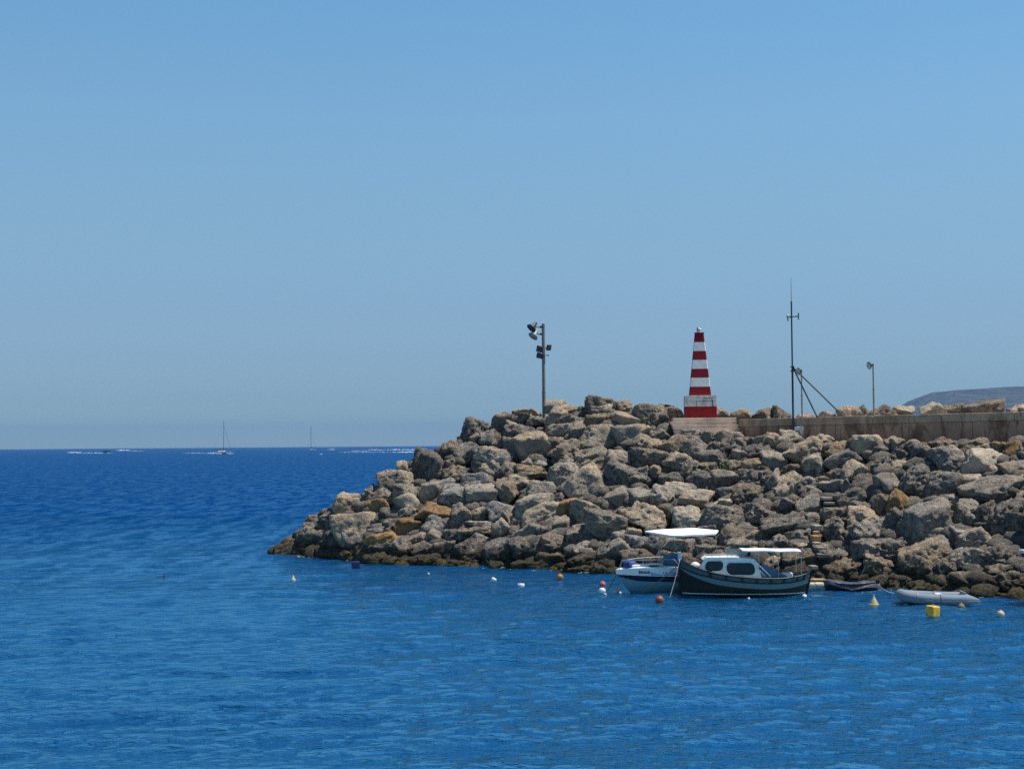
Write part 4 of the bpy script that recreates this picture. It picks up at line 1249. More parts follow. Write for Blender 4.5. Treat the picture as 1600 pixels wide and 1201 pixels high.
def build_speedboat():
    w = PW(1049, 924.5)
    root = empty('speedboat', w, math.radians(2))
    tag(root, 'small white and navy speedboat under a white sunshade, half behind the green boat', 'boat')
    S = F_PX / w.y
    X = lambda px: (px - 1049) / S
    Z = lambda py: (924.5 - py) / S
    hb = X(962.5); hs = X(1137)
    zs = lerp_fn([0, .08, .25, .5, 1.0], [Z(889.5), Z(886.5), Z(884.5), Z(883.5), Z(884)])
    xb = lambda z: hb + (X(986) - X(964)) * max(0.0, 1 - (z - Z(925)) / (Z(893) - Z(925))) ** 1.15
    xs = lambda z: hs
    H = Hull(xb, xs, zs, -0.3, 2.1, transom=True, flare=0.55)
    wt = lerp_fn([0, .3, 1], [Z(895.5), Z(896.8), Z(897.5)])
    nb = lerp_fn([0, .15, 1], [Z(899.5), Z(905.8), Z(908.5)])
    H.strip(nb, lambda s: -0.3, m=8).build('hull', M_PALETEAL, root)
    H.strip(wt, nb, out=0.006).build('navy_band', M_NAVY, root)
    H.strip(zs, wt, out=0.012).build('topsides', M_GELWHITE, root)
    H.rail(wt, 0.022).build('rubbing_rail', M_GELWHITE, root)
    H.rail(lambda s: Z(921) , 0.02, out=0.0).build('chine', M_PALETEAL, root)
    H.deck(lambda s: zs(s) - 0.004, s1=0.55).build('foredeck', M_GELWHITE, root)
    H.deck(lambda s: zs(s) - 0.30, s0=0.54, s1=1.0).build('cockpit_floor', M_DECKGREY, root)
    t_ = MB()
    p0 = [H.pt(1.0, z, -1) for z in (-0.3, 0.1, 0.5, 1.0, zs(1))]
    t_.grid([[p, Vector((p.x, -p.y, p.z))] for p in p0]); t_.build('transom', M_GELWHITE, root)
    bevelled(MB().box((X(1003), 0, Z(883)), (1.1, 0.7, 0.14)), 0.05, 'deck_hatch', M_GELWHITE, root)
    bevelled(MB().box((X(1021), -0.35, Z(880.5)), (0.55, 0.4, 0.1)), 0.03, 'seat_cushion', paint('cushion', (0.62, 0.60, 0.57), 0.7, 0.2), root)
    bevelled(MB().box((X(1020), -0.38, Z(882.2)), (0.45, 0.36, 0.09)), 0.02, 'seat_base', M_NAVY, root)
    # registration plate and name
    def on_side(px, py, out=0.02):
        z = Z(py); s = (X(px) - xb(z)) / (hs - xb(z))
        return H.pt(s, z, -1, out)
    a, c = on_side(996.3, 891), on_side(1012.3, 891)
    yaw = math.atan2(c.y - a.y, c.x - a.x)
    pl = MB().bbox((a + c) / 2, ((c - a).length, 0.012, 0.15), 0.004, yaw).build('number_plate', M_BLACK, root)
    mid = (a + c) / 2
    lettering('plate_lettering', 'S 12756', 0.125, paint('letter_white', (0.6, 0.6, 0.6), 0.5, 0.0), pl, mid + Vector((0.012 * math.sin(yaw), -0.012, 0)), (math.pi / 2, 0, yaw))
    a, c = on_side(1013.5, 892.3), on_side(1059.5, 892.6)
    yaw = math.atan2(c.y - a.y, c.x - a.x); mid = (a + c) / 2
    nmp = MB().bbox(mid, ((c - a).length, 0.010, 0.24), 0.003, yaw).build('name_panel', paint('faded_blue_panel', (0.16, 0.26, 0.50), 0.5, 0.35, (0.30, 0.40, 0.58), 2.5), root)
    b2 = on_side(1047.5, 892.3, 0.032)
    lettering('name_lettering', 'TA  MALYA', 0.20, paint('letter_blue', (0.02, 0.05, 0.22), 0.5, 0.0), nmp, b2, (math.pi / 2, 0, yaw))
    # bow rail, cleats
    br = MB()
    for side in (-1, 1):
        top = [H.pt(s, zs(s), side, -0.08) + Vector((0, 0, 0.36)) for s in (0.06, 0.16, 0.28, 0.42, 0.5)]
        br.path([H.pt(0.03, zs(0.03), side, -0.02)] + top + [H.pt(0.55, zs(0.55), side, -0.06)], 0.014, 6)
        for s in (0.12, 0.26, 0.40): br.tube(H.pt(s, zs(s), side, -0.08), H.pt(s, zs(s), side, -0.08) + Vector((0, 0, 0.36)), 0.012, n=6)
    br.build('bow_rail', M_STEEL, root)
    MB().bbox(H.pt(0.02, zs(0.0), -1, -0.05) + Vector((0.25, 0.1, 0.06)), (0.4, 0.14, 0.08), 0.02).build('anchor_roller', M_STEEL, root)
    # blue bundle on the foredeck, blue cover over the helm
    def lump(name, c, sz, seed, mat):
        d, f = ico(3)
        v = d * (1 + 0.22 * fbm(d * 1.7 + seed, 3))[:, None] * np.array(sz)
        v[:, 2] = np.maximum(v[:, 2], -sz[2] * 0.55)
        o = link(name, tri_mesh(name, v, f, mat), root, c)
        return o
    lump('deck_bundle', Vector((X(985), -0.05, Z(882))), (0.33, 0.3, 0.26), 3.0, paint('bright_blue_cloth', (0.012, 0.04, 0.17), 0.7, 0.2))
    lump('helm_cover', Vector((X(1052), -0.1, Z(877.5))), (0.55, 0.5, 0.42), 8.0, M_BLUECANVAS)
    # sunshade on its frame
    def loc(px, py, dy):
        return P(px, py, w.y + dy) - Vector(w)
    A, Bq, Cq, D = loc(1007, 829.3, -0.05), loc(1050, 836.5, -1.0), loc(1117, 833.5, -0.75), loc(1085, 824.4, 0.9)
    E = loc(1034, 826.6, 0.7)
    rows = []
    n = 10
    for i in range(n + 1):
        t = i / n
        near = A.lerp(Bq, min(1, t / 0.33)) if t < 0.33 else Bq.lerp(Cq, (t - 0.33) / 0.67)
        far_ = A.lerp(E, min(1, t / 0.28)) if t < 0.28 else (E.lerp(D, (t - 0.28) / 0.4) if t < 0.68 else D.lerp(loc(1123, 828.2, 0.1), (t - 0.68) / 0.32))
        row = []
        for j in range(7):
            u = j / 6
            q = near.lerp(far_, u)
            q.z += 0.03 * math.sin(math.pi * u) * math.sin(math.pi * t)
            row.append(q)
        rows.append(row)
    mb = MB().grid(rows).grid([[p - Vector((0, 0, 0.03)) for p in r] for r in rows], flip=True)
    for edge in ([r[0] for r in rows], [r[-1] for r in rows], rows[0], rows[-1]):
        mb.grid([[p + Vector((0, 0, 0.005)), p - Vector((0, 0, 0.07))] for p in edge])
    mb.build('sunshade', M_CANVAS, root)
    fr = []
    for a, b_ in ((A, (1048, 884)), (Bq, (1062, 886)), (Cq, (1080, 884)), (Cq, (1120, 884)), (D, (1084, 884)), (A.lerp(Bq, 0.5), (1032, 884)), (Bq.lerp(Cq, 0.4), (1024, 884)), (Bq.lerp(Cq, 0.25), (1075, 872)), (Bq.lerp(Cq, 0.5), (1090, 872))):
        foot = Vector((X(b_[0]), a.y * 0.6 - 0.1, Z(b_[1])))
        MB().tube(a - Vector((0, 0, 0.04)), foot, 0.014, n=6).build('shade_pole', M_LAMPGREY, root)
    return root
speedboat = build_speedboat()

def build_dinghy():
    w = PW(1462, 941.0)
    root = empty('inflatable_dinghy', w, math.radians(-3))
    tag(root, 'empty grey inflatable dinghy floating beyond the yellow cube buoy', 'dinghy')
    S = F_PX / w.y
    hl = 122 / S / 2
    r = 0.235
    pts = []; rs = []
    for i in range(49):
        t = i / 48
        u = abs(t - 0.5) * 2            # 0 bow, 1 stern tips
        sd = -1 if t < 0.5 else 1
        x = -hl + r + (2 * hl - r) * (u ** 1.6 if u < 0.35 else 0.35 ** 1.6 + (u - 0.35) / 0.65 * (1 - 0.35 ** 1.6))
        y = sd * 0.62 * min(1.0, (u / 0.42)) ** 0.55
        z = 0.17 + 0.20 * (1 - u) ** 2.2 + 0.03 * max(0, u - 0.8)
        pts.append((x, y, z))
        rs.append(r * (1.0 if u < 0.86 else max(0.12, 1 - ((u - 0.86) / 0.14) ** 1.5 * 0.85)))
    M_TUBE = paint('grey_inflatable', (0.125, 0.165, 0.21), 0.7, 0.2, (0.09, 0.115, 0.145), 3.0)
    M_TUBE2 = paint('dark_grey_inflatable', (0.10, 0.11, 0.13), 0.6, 0.2)
    tb = MB().path(pts, rs, 16).build('tube', M_TUBE, root)
    MB().path([(x, y * 1.0 + (-1 if y < 0 else 1) * r * 0.93 * (1 if abs(y) > 0.3 else 0.7), z - 0.05) for (x, y, z) in pts[:22]], 0.028, 6).path([(x, y + r * 0.93, z - 0.05) for (x, y, z) in pts[27:]], 0.028, 6).build('rubbing_strip', M_TUBE2, tb)
    for t in (10, 16, 32, 38):
        x, y, z = pts[t]
        MB().lathe([(r + 0.004, -0.05), (r + 0.006, 0), (r + 0.004, 0.05)], 16, (x, y, z), dirframe((1, 0, 0))).build('tube_band', M_TUBE2 if t in (10, 38) else paint('tube_band_grey', (0.18, 0.2, 0.24), 0.5, 0.1), tb)
    MB().bbox((0.1, 0, 0.07), (2 * hl - 1.0, 0.95, 0.05), 0.01).build('floor', M_TUBE2, root)
    bevelled(MB().box((hl - 0.55, 0, 0.28), (0.05, 0.9, 0.42)), 0.01, 'transom', paint('transom_board', (0.32, 0.31, 0.29), 0.6, 0.2), root)
    bevelled(MB().box((0.15, 0, 0.36), (0.24, 1.1, 0.04)), 0.008, 'thwart', paint('thwart_board', (0.55, 0.55, 0.55), 0.5, 0.2), root)
    return root
dinghy = build_dinghy()

def build_rowboat():
    w = PW(1331, 922)
    root = empty('covered_rowboat', w, math.radians(-4))
    tag(root, 'small rowboat under a crumpled dark tarpaulin lying against the rocks', 'boat')
    S = F_PX / w.y
    hl = 86 / S / 2
    zs = lambda s: 0.36 + 0.12 * (2 * s - 1) ** 2
    H = Hull(lambda z: -hl + 0.12 * (0.5 - z), lambda z: hl - 0.1 * (0.5 - z), zs, -0.2, 1.15, 0.55)
    H.strip(zs, lambda s: -0.2, m=5).build('hull', M_NAVY, root)
    M_TARP = paint('dark_tarpaulin', (0.055, 0.057, 0.068), 0.45, 0.35, (0.025, 0.025, 0.03), 4.0)
    rows = []
    for i in range(41):
        s = i / 40
        base = float(np.interp(s, [0, .06, .2, .45, .6, .78, .9, 1], [.42, .56, .50, .38, .37, .47, .44, .34]))
        row = []
        for j in range(17):
            u = -1 + 2 * j / 16
            p = H.pt(min(max(s, 0.02), 0.98), zs(s), -1, 0.03)
            y = p.y * u * -1
            z = base - 0.10 * abs(u) ** 2 - (0.16 if abs(u) == 1 else 0)
            n = float(fbm(np.array([[s * 7, u * 2.2, 4.4]]), 3)[0])
            row.append(Vector((-hl + 2 * hl * s, p.y * u, z + 0.10 * n)))
        rows.append(row)
    MB().grid(rows).build('tarpaulin', M_TARP, root)
    return root
rowboat = build_rowboat()

def build_edge_boat():
    Y = 62.5
    tip = P(1591, 858.5, Y)
    root = empty('moored_boat', (tip.x + 2.2, Y, 0.0), math.radians(4))
    tag(root, 'dark blue boat with a white rim, only its bow poking in at the right edge', 'boat')
    hb = -2.2; hs = 2.6
    zt = tip.z
    zs = lerp_fn([0, 0.3, 1], [zt + 0.05, zt - 0.55, zt - 0.8])
    H = Hull(lambda z: hb + 1.0 * max(0, (zt - z) / zt) ** 0.8, lambda z: hs, zs, -0.3, 2.0, transom=True, flare=0.5)
    H.strip(lambda s: zs(s) - 0.17, lambda s: -0.3, m=8).build('hull', paint('dark_blue_hull', (0.008, 0.012, 0.035), 0.35, 0.2), root)
    H.strip(zs, lambda s: zs(s) - 0.17, out=0.02).build('gunwale', M_GELWHITE, root)
    H.deck(lambda s: zs(s) - 0.02).build('deck', M_GELWHITE, root)
    return root
edge_boat = build_edge_boat()

# ------------------------------------------------------------------ distant boats and their wakes
M_FARWHITE = paint('far_hull_white', (0.68, 0.69, 0.70), 0.5, 0.1)
M_FARDARK = paint('far_dark', (0.05, 0.055, 0.065), 0.5, 0.2)
M_FOAM = paint('sea_foam', (0.42, 0.47, 0.53), 0.9, 0.5, (0.26, 0.37, 0.50), 0.25)

def sailboat(px, py, hull_px, mast_px, label, flip=False, jib=True):
    w = PW(px, py)
    S = F_PX / w.y
    L = hull_px / S; Hm = mast_px / S
    f = -1 if flip else 1
    root = empty('sailing_yacht', w + Vector((0, 0, -0.05)), math.pi if flip else 0.0)
    tag(root, label, 'sailboat', 'yachts far out under bare masts')
    fb = L * 0.085
    zs = lambda s: fb * (1.25 - 0.35 * s)
    H = Hull(lambda z: -L / 2 + L * 0.06 * (1 - z / fb), lambda z: L / 2 - L * 0.02, zs, -0.5, L * 0.28, 0.6, transom=True)
    H.strip(zs, lambda s: -0.5, n=24, m=4).build('hull', M_FARWHITE, root)
    H.deck(lambda s: zs(s) - 0.02, n=20).build('deck', M_FARWHITE, root)
    bevelled(MB().box((0.02 * L, 0, fb * 1.25), (L * 0.34, L * 0.14, fb * 0.7)), 0.08, 'cabin', M_FARWHITE, root)
    mx = -0.08 * L
    MB().tube((mx, 0, fb), (mx, 0, Hm), 0.21 if jib else 0.32, 0.15 if jib else 0.24, 8).build('mast', M_FARDARK, root)
    MB().tube((mx, 0, fb + 2.0), (mx + L * 0.46, 0, fb + 1.5), 0.16, 0.14, 8).path([(mx + 0.3, 0, fb + 2.5), (mx + L * 0.2, 0, fb + 2.15), (mx + L * 0.44, 0, fb + 1.75)], [0.42, 0.34, 0.2], 8).build('boom', M_FARDARK, root)
    MB().tube((mx, 0, Hm * 0.86), (-L * 0.47, 0, fb * 1.3), 0.12 if jib else 0.05, n=6).build('forestay', M_FARDARK, root)
    MB().tube((mx, 0, Hm), (L * 0.47, 0, fb), 0.035, n=5).build('backstay', M_FARDARK, root)
    return root
sailboat(347, 708.0, 31, 50, 'larger grey yacht far out with bare mast and slanting furled foresail', flip=True)
sailboat(487, 703.0, 13, 37, 'smaller hazy yacht with bare mast, just left of a white launch', flip=False, jib=False)

def motorboat(px, py, len_px, label, dark=False, top=True, flip=False):
    w = PW(px, py); S = F_PX / w.y; L = len_px / S
    root = empty('motorboat', w, math.pi if flip else 0.0)
    tag(root, label, 'motorboat', 'motorboats far out at sea')
    fb = L * 0.13
    zs = lambda s: fb * (1.5 - 0.55 * s)
    H = Hull(lambda z: -L / 2 + L * 0.10 * (1 - z / fb), lambda z: L / 2, zs, -0.3, L * 0.32, transom=True)
    m = M_FARDARK if dark else M_FARWHITE
    H.strip(zs, lambda s: -0.3, n=20, m=4).build('hull', m, root)
    H.deck(lambda s: zs(s) - 0.02, n=16).build('deck', m, root)
    bevelled(MB().box((0.05 * L, 0, fb * 1.35), (L * 0.26, L * 0.17, fb * 0.9)), 0.05, 'console', m, root)
    if top:
        t = MB().bbox((0.06 * L, 0, fb * 2.9), (L * 0.42, L * 0.24, fb * 0.18), 0.03)
        for x in (-0.1, 0.2):
            for y in (-0.09, 0.09): t.tube((x * L, y * L, fb), (x * L, y * L, fb * 2.9), 0.05, n=5)
        t.build('hard_top', m, root)
    return root
motorboat(166.5, 706.5, 13, 'dark motorboat with a canopy heading right at the far left', dark=True, flip=True)
motorboat(351, 708.8, 6, 'small black speedboat planing just below the larger yacht', dark=True, top=False, flip=True)
motorboat(126.5, 706.5, 5, 'small speedboat at the front of the leftmost white wake', dark=True, top=False, flip=True)
motorboat(190, 703.2, 6, 'pale boat in spray beyond the dark motorboat', top=False)
motorboat(517.5, 702.0, 8, 'white launch just right of the smaller yacht')
motorboat(580, 702.6, 6, 'tiny white boat at the left end of the long double wake', top=False)

def wake(spec, seed):
    """spec: list of (px0, px1, row, height px)"""
    rng = np.random.RandomState(seed)
    mb = MB()
    for x0, x1, py, hp in spec:
        n = max(3, int((x1 - x0) / 1.2))
        for i in range(n):
            px = x0 + (x1 - x0) * (i + rng.uniform(0, 1)) / n
            w = PW(px, py + rng.uniform(-0.35, 0.35))
            S = F_PX / w.y
            env = 0.35 + 0.65 * math.sin(math.pi * min(1, (i + 0.7) / n)) 
            hh = hp / S * env * rng.uniform(0.2, 0.8)
            ln = rng.uniform(2.2, 5.5) / S
            mb.ball(w + Vector((0, 0, -hh * 0.25)), hh * 0.75, 6, sc=(1, 1, 1)) if False else None
            d, f = ico(1)
            v = d * np.array([ln * 0.6, ln * 1.2, hh * 0.75]) * (1 + rng.uniform(-0.25, 0.25, (len(d), 1))) + np.array(w)
            mb.add([tuple(q) for q in v], [tuple(q) for q in f], 0, True)
    o = mb.build('boat_wake', M_FOAM)
    return tag(o, kind='stuff')
wake([(104, 128, 707, 2.6), (130, 144, 707.5, 1.2), (146, 161, 707.6, 1.5), (166, 173, 707.2, 0.9)], 1)
wake([(181, 203, 703.6, 2.3), (204, 226, 704.4, 0.6)], 2)
wake([(286, 322, 707.6, 0.7), (322, 348, 708.2, 2.2), (352, 364, 708.4, 1.2)], 3)
wake([(511, 524, 702.4, 1.0), (545, 578, 704.2, 0.7), (574, 600, 702.9, 1.6), (600, 658, 702.6, 1.9), (612, 662, 706.4, 2.1), (530, 612, 706.3, 0.6)], 4)
wake([(500.5, 503.5, 709.2, 1.3)], 5)
# ------------------------------------------------------------------ buoys and floats
def floaty(name, px, py, label, cat, build, sink=0.0, group=None, rz=0.0, tilt=(0, 0)):
    w = PW(px, py)
    root = empty(name, w + Vector((0, 0, -sink)), rz)
    root.rotation_euler = (tilt[0], tilt[1], rz)
    tag(root, label, cat, group)
    build(root, w.y / F_PX)
    return root
def cube_body(mat, mat2, s):
    def b(root, k):
        a = s * k
        bevelled(MB().box((0, 0, a * 0.36), (a, a, a * 1.02)), a * 0.1, 'float_body', mat, root)
        MB().tube((0, 0, a * 0.86), (0, 0, a * 1.0), a * 0.07, n=8).lathe([(a * 0.14, a * 0.86), (a * 0.14, a * 0.885)], 10).build('eye_bolt', mat2, root)
    return b
def ball_body(mat, d, collar=None):
    def b(root, k):
        r = d * k / 2
        MB().ball((0, 0, r * 0.55), r, 14).build('float_ball', mat, root)
        MB().lathe([(r * 0.22, r * 1.48), (r * 0.2, r * 1.7), (r * 0.08, r * 1.74)], 10).build('lug', collar or mat, root)
    return b
def drum_body(mat, d, h, mat2=None):
    def b(root, k):
        r = d * k / 2; hh = h * k
        MB().lathe([(r * 0.9, -hh * 0.5), (r, -hh * 0.42), (r, hh * 0.62), (r * 0.9, hh * 0.72), (r * 0.3, hh * 0.74)], 18).build('drum', mat, root)
        MB().lathe([(r * 1.03, hh * 0.1), (r * 1.03, hh * 0.17)], 18).path([(-r * 0.5, 0, hh * 0.72), (0, 0, hh * 0.95), (r * 0.5, 0, hh * 0.72)], r * 0.07, 6).build('handle', mat2 or mat, root)
    return b
def cone_body(mat, d, h, mat2):
    def b(root, k):
        r = d * k / 2; hh = h * k
        MB().lathe([(r * 0.95, -hh * 0.25), (r, 0.0), (r * 0.92, hh * 0.16), (r * 0.42, hh * 0.62), (r * 0.14, hh * 0.92), (r * 0.1, hh)], 16).build('cone', mat, root)
        MB().lathe([(r * 1.05, -hh * 0.1), (r * 1.08, hh * 0.02), (r * 1.0, hh * 0.1)], 16).tube((0, 0, hh * 0.98), (0, 0, hh * 1.18), r * 0.09, n=6).build('collar', mat2, root)
    return b
B_BLUE = paint('deep_blue_plastic', (0.004, 0.006, 0.052), 0.5, 0.2)
B_YEL = paint('yellow_plastic', (0.62, 0.36, 0.03), 0.5, 0.45, (0.36, 0.13, 0.015), 4.0)
B_WHITE = paint('white_plastic', (0.50, 0.51, 0.53), 0.6, 0.3, (0.3, 0.3, 0.28), 5.0)
B_ORANGE = paint('orange_plastic', (0.34, 0.14, 0.03), 0.6, 0.4, (0.14, 0.06, 0.03), 4.0)
B_RED = paint('faded_red_plastic', (0.25, 0.075, 0.085), 0.55, 0.35, (0.15, 0.04, 0.05), 4.0)
B_RUST = paint('rust_red_plastic', (0.19, 0.05, 0.032), 0.5, 0.4, (0.07, 0.03, 0.025), 5.0)
B_CREAM = paint('cream_plastic', (0.36, 0.32, 0.25), 0.5, 0.35, (0.28, 0.25, 0.16), 5.0)
B_BROWN = paint('weedy_float', (0.16, 0.11, 0.04), 0.7, 0.5, (0.05, 0.04, 0.015), 6.0)
floaty('cube_buoy', 556, 887, 'dark blue cube buoy floating off the left end of the rocks', 'buoy', cube_body(B_BLUE, B_BLUE, 12), rz=0.25, tilt=(0.06, -0.05))
floaty('cube_buoy', 1457, 960, 'yellow cube buoy with rusty stains in front of the grey dinghy', 'buoy', cube_body(B_YEL, B_YEL, 16), rz=0.5, tilt=(0.05, 0.05))
floaty('cone_buoy', 458, 907, 'small grey cone buoy out left of the blue cube buoy', 'buoy', cone_body(B_CREAM, 9, 9, M_DARK))
floaty('cone_buoy', 1365.5, 944, 'cream cone buoy with yellowish base left of the grey dinghy', 'buoy', cone_body(B_CREAM, 14, 14, B_YEL))
floaty('marker_float', 257, 902, 'small dark peaked float alone in the open water at left', 'buoy', cone_body(M_DARK, 5, 6, M_DARK))
floaty('drum_buoy', 770, 908, 'white drum buoy tipped over to one side', 'buoy', drum_body(B_WHITE, 8, 8, M_DARK), tilt=(0.2, 0.5))
floaty('drum_buoy', 814, 917, 'white drum buoy floating upright nearest the open water', 'buoy', drum_body(B_WHITE, 11, 8, M_DARK))
floaty('ball_buoy', 875, 904, 'small orange ball buoy close under the rocks', 'buoy', ball_body(B_ORANGE, 10))
floaty('ball_buoy', 941.5, 916, 'faded red ball buoy left of the speedboat bow', 'buoy', ball_body(B_RED, 11))
floaty('ball_buoy', 941, 926, 'white ball buoy just below the faded red one', 'buoy', ball_body(B_WHITE, 11, M_DARK))
floaty('ball_buoy', 945.5, 930, 'tiny cream float touching the white ball buoy', 'buoy', ball_body(B_CREAM, 5, M_DARK))
floaty('drum_buoy', 962, 926, 'small cream drum float right under the speedboat bow', 'buoy', drum_body(B_CREAM, 8, 7, M_DARK))
floaty('ball_buoy', 969, 927, 'tiny white float beside the cream drum float', 'buoy', ball_body(B_WHITE, 4))
floaty('ball_buoy', 1030.5, 941, 'rust red ball buoy in front of the speedboat', 'buoy', ball_body(B_RUST, 14))
floaty('ball_buoy', 1502, 949, 'weedy brown float between yellow cube buoy and white float', 'buoy', ball_body(B_BROWN, 12, B_CREAM), sink=0.08)
floaty('ball_buoy', 1563.5, 960, 'flat white float nearest the right frame edge', 'buoy', ball_body(B_CREAM, 12), sink=0.07)
floaty('ball_buoy', 669.5, 897.5, 'tiny pale float midway between cube buoy and tipped drum', 'buoy', ball_body(B_CREAM, 4))
floaty('ball_buoy', 1170, 936, 'tiny white float at the waterline under the green boat', 'buoy', ball_body(B_WHITE, 4))
floaty('ball_buoy', 1257, 932, 'small white float under the green boat stern', 'buoy', ball_body(B_WHITE, 8), sink=0.06)

# pinkish-white fender stowed on the bow of the green boat
_w = luzzu.location
_f = MB().ball((0, 0, 0.2), 0.2, 14, sc=(1.15, 1, 0.95)).build('fender', paint('pinkish_fender', (0.62, 0.5, 0.47), 0.5, 0.2), None, Vector(_w) + Vector((-2.28, 0.15, 1.18)))
tag(_f, 'pinkish white fender lying on the green boat foredeck before the cabin', 'fender')
_f = MB().lathe([(0.05, -0.5), (0.13, -0.42), (0.14, 0), (0.13, 0.42), (0.05, 0.5)], 14, (0, 0, 0), dirframe((1, 0.2, 0))).build('fender', B_CREAM, None, P(1272.5, 913.5, 68.0))
tag(_f, 'cream sausage fender hanging under the wooden plank by the green boat stern', 'fender')

# ------------------------------------------------------------------ ropes
def rope(a, b, sag, r, label, mat, group=None):
    a = Vector(a); b = Vector(b)
    pts = []
    for i in range(15):
        t = i / 14
        q = a.lerp(b, t); q.z -= sag * 4 * t * (1 - t)
        pts.append(q)
    o = MB().path(pts, r, 6).build('mooring_rope', mat)
    recentre(o)
    return tag(o, label, 'rope', group)
YB = luzzu.location.y; YS = speedboat.location.y
rope(P(1062.5, 872, YB - 0.1), PW(1046, 934), 0.10, 0.017, 'pale mooring rope from the green boat stem down into the water', M_ROPE_PALE)
rope(P(1063, 884, YB - 0.2), PW(1049.5, 931), 0.16, 0.015, 'dark mooring rope beside the pale one at the green boat stem', M_ROPE)
rope(P(1061.5, 880, YB + 0.1), P(1001, 926, YS - 1.35), 0.10, 0.018, 'dark rope slanting across the side of the speedboat', M_ROPE)
rope(P(963.5, 896, YS), PW(948, 924), 0.05, 0.018, 'dark rope from the speedboat bow to the white ball buoy', M_ROPE)
rope(P(977, 889, YS - 0.25), PW(966, 926), 0.04, 0.014, 'brownish rope from speedboat foredeck to the cream drum float', M_ROPE_PALE)
rope(P(1266, 899, YB), PW(1300, 927), 0.25, 0.016, 'dark rope trailing right from the green boat stern', M_ROPE)
rope(P(1266, 918, YB), PW(1275, 930), 0.05, 0.014, 'short dark line at the green boat sternpost', M_ROPE)
rope(P(1371, 912, 66.5), PW(1397, 926), 0.1, 0.014, 'pale line from the covered rowboat to the water', M_ROPE_PALE)
rope(P(1352, 884, 68.2), P(1341, 907, 66.6), 0.02, 0.008, 'thin line from the rocks down to the covered rowboat', M_ROPE)
rope(P(757, 868, 82.6), P(763, 879, 82.2), 0.0, 0.022, 'short pale rope end hanging on the rocks above the waterline', M_ROPE_PALE)

# ------------------------------------------------------------------ stone blocks, planks and small growth on the slope
M_BLOCK = concrete('sawn_limestone_block', (0.19, 0.16, 0.125), (0.12, 0.09, 0.06), streak=False)
M_BLOCK_O = concrete('ochre_stone_block', (0.36, 0.21, 0.075), (0.2, 0.14, 0.05), streak=False)
M_BLOCK_P = concrete('pale_stone_block', (0.27, 0.245, 0.205), (0.18, 0.16, 0.13), streak=False)
def block(px, py, wpx, hpx, mat, label, dep=0.7, yaw=0.1, off=0.75):
    Y = Ysheet(px, py) - off + 0.35
    wpx *= 0.85
    k = Y / F_PX
    c = P(px, py, Y)
    o = bevelled(MB().box((0, 0, 0), (wpx * k, dep, hpx * k)), min(0.03, hpx * k * 0.2), 'stone_block', mat, None)
    o.location = c; o.rotation_euler = (0, 0, yaw)
    return tag(o, label, 'stone block', 'cut stone blocks laid as steps on the slope')
block(1291, 778.5, 19, 4.5, M_BLOCK_P, 'pale flat stone block at the top of the stepped stack', 0.8, 0.05, 0.9)
block(1295, 786, 18, 4, M_BLOCK, 'flat grey stone block directly beneath the pale topmost one', 0.8, -0.1, 0.9)
block(1294, 796, 14, 6, M_BLOCK, 'small grooved stone block between top pair and middle stack', 0.6, 0.15, 1.0)
block(1275.5, 822, 14, 4.5, M_BLOCK_P, 'pale thin stone block capping the middle stack', 0.7, 0.1, 1.0)
block(1275, 832.5, 11, 6.5, M_BLOCK, 'tan stone block just above the ochre one', 0.6, -0.1, 1.0)
block(1274, 840.5, 14, 9, M_BLOCK_O, 'bright ochre square stone block in the middle stack', 0.6, 0.08, 1.05)
block(1276, 849, 14, 5, M_BLOCK_P, 'thin pale stone block just beneath the ochre one', 0.7, 0.0, 1.1)
block(1281, 857, 18, 6, M_BLOCK, 'wide grey stone block at the foot of the middle stack', 0.9, 0.1, 1.1)
block(1286, 867, 22, 6, M_BLOCK, 'widest low grey stone block below the middle stack', 0.9, -0.05, 1.1)
block(1270.5, 886, 12, 6, M_BLOCK, 'small brownish stone block above the wooden plank', 0.6, 0.1, 1.1)

M_WOOD = paint('grey_brown_wood', (0.30, 0.21, 0.12), 0.8, 0.5, (0.14, 0.09, 0.05), 4.0)
M_MOSSY = paint('mossy_wood', (0.16, 0.17, 0.06), 0.9, 0.5, (0.07, 0.06, 0.03), 4.0)
o = bevelled(MB().box((0, 0, 0), (0.95, 0.5, 0.09)), 0.015, 'plank', M_WOOD, None); o.location = P(1275, 905.5, 68.6); o.rotation_euler = (0.05, 0.03, 0.1)
tag(o, 'brown wooden plank laid as a landing beside the green boat stern', 'plank')
o = bevelled(MB().box((0, 0, 0), (0.85, 0.16, 0.12)), 0.02, 'plank', M_MOSSY, None); o.location = P(788, 882, 82.4); o.rotation_euler = (0, -math.radians(38), 0.2)
tag(o, 'short mossy plank leaning among the weedy rocks at the waterline', 'plank')
_dw = [P(484, 838.5, 92.6), P(487, 840, 92.4), P(489, 843, 92.3), P(490.5, 847, 92.1), P(492, 851.5, 91.9)]
o = MB().path(_dw, [0.05, 0.06, 0.075, 0.07, 0.05], 7).path([_dw[1], _dw[1] + Vector((-0.3, 0, 0.12))], [0.04, 0.02], 6).build('driftwood', paint('bleached_wood', (0.52, 0.47, 0.43), 0.8, 0.2))
recentre(o); tag(o, 'bleached bent branch of driftwood on the dark rocks at the left tip', 'driftwood')

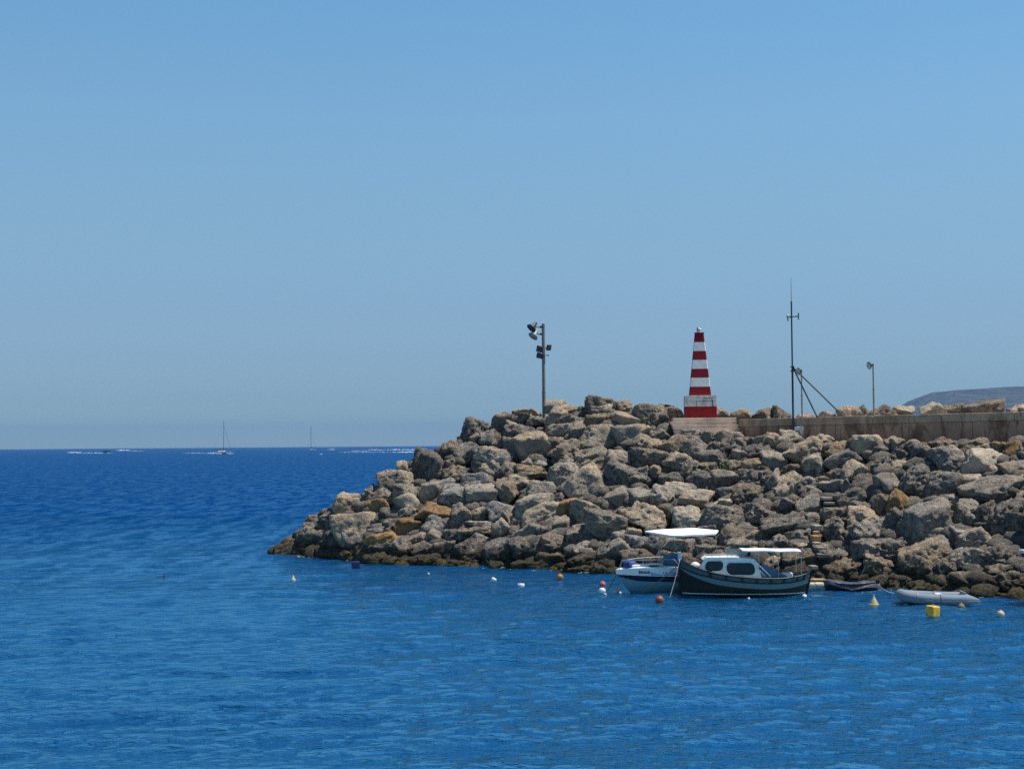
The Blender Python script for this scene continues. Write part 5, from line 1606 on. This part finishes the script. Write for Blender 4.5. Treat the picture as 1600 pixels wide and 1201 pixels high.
def shrub(px, py, wpx, hpx, n, label, col):
    Y = Ysheet(px, py) - 0.6
    k = Y / F_PX
    base = P(px, py + hpx / 2, Y)
    root = empty('small_shrub', base)
    tag(root, label, 'plant')
    rng = random.Random(int(px))
    m, nt, b = new_mat('shrub_leaf')
    nn = noise_n(nt, position(nt), 9.0, 2)
    nt.links.new(mix(nt, ramp(nt, nn, 0.4, 0.6), col, tuple(c * 1.7 for c in col)), b.inputs['Base Color']); b.inputs['Roughness'].default_value = 0.6
    lf = MB(); st = MB()
    for i in range(n):
        a = rng.uniform(0, 6.28); rr = rng.uniform(0, 0.5) * wpx * k; zz = rng.uniform(0.1, 1) * hpx * k
        tip = Vector((rr * math.cos(a), rr * math.sin(a) * 0.6 - 0.1, zz))
        if i % 6 == 0: st.tube((0, 0, -0.1), tip, 0.014, 0.006, 5)
        d = Vector((rng.uniform(-1, 1), rng.uniform(-1, 0.4), rng.uniform(0.1, 1))).normalized(); u = d.orthogonal().normalized()
        L = rng.uniform(0.10, 0.2); W = L * 0.3
        lf.add([tip, tip + d * L * 0.5 + u * W, tip + d * L, tip + d * L * 0.5 - u * W], [(0, 1, 2, 3)])
    st.build('stem', M_WOOD, root); lf.build('foliage', m, root, fix=False)
    return root
shrub(1131, 728, 15, 13, 110, 'small green shrub growing between boulders below the steps', (0.035, 0.06, 0.015))
shrub(1375, 776, 15, 6, 90, 'low mossy tuft on a boulder beside the orange one', (0.05, 0.055, 0.012))

# ------------------------------------------------------------------ a little foam lapping at the stones
def build_foam():
    rng = np.random.RandomState(21)
    mb = MB()
    d, f = ico(1)
    for c in range(16):
        px = rng.uniform(440, 1590)
        if 955 < px < 1270: continue
        for q in range(rng.randint(3, 12)):
            x = px + rng.normal(0, 7)
            w = PW(x, y_water(x) + rng.uniform(-0.5, 2.5))
            r = rng.uniform(0.012, 0.04)
            v = d * np.array([r * 2.2, r * 1.6, r * 0.5]) * (1 + rng.uniform(-0.3, 0.3, (len(d), 1))) + np.array(w) + np.array([0, -0.1, 0.03])
            mb.add([tuple(t) for t in v], [tuple(t) for t in f], 0, True)
    return tag(mb.build('shore_foam', M_FOAM), kind='stuff')
build_foam()
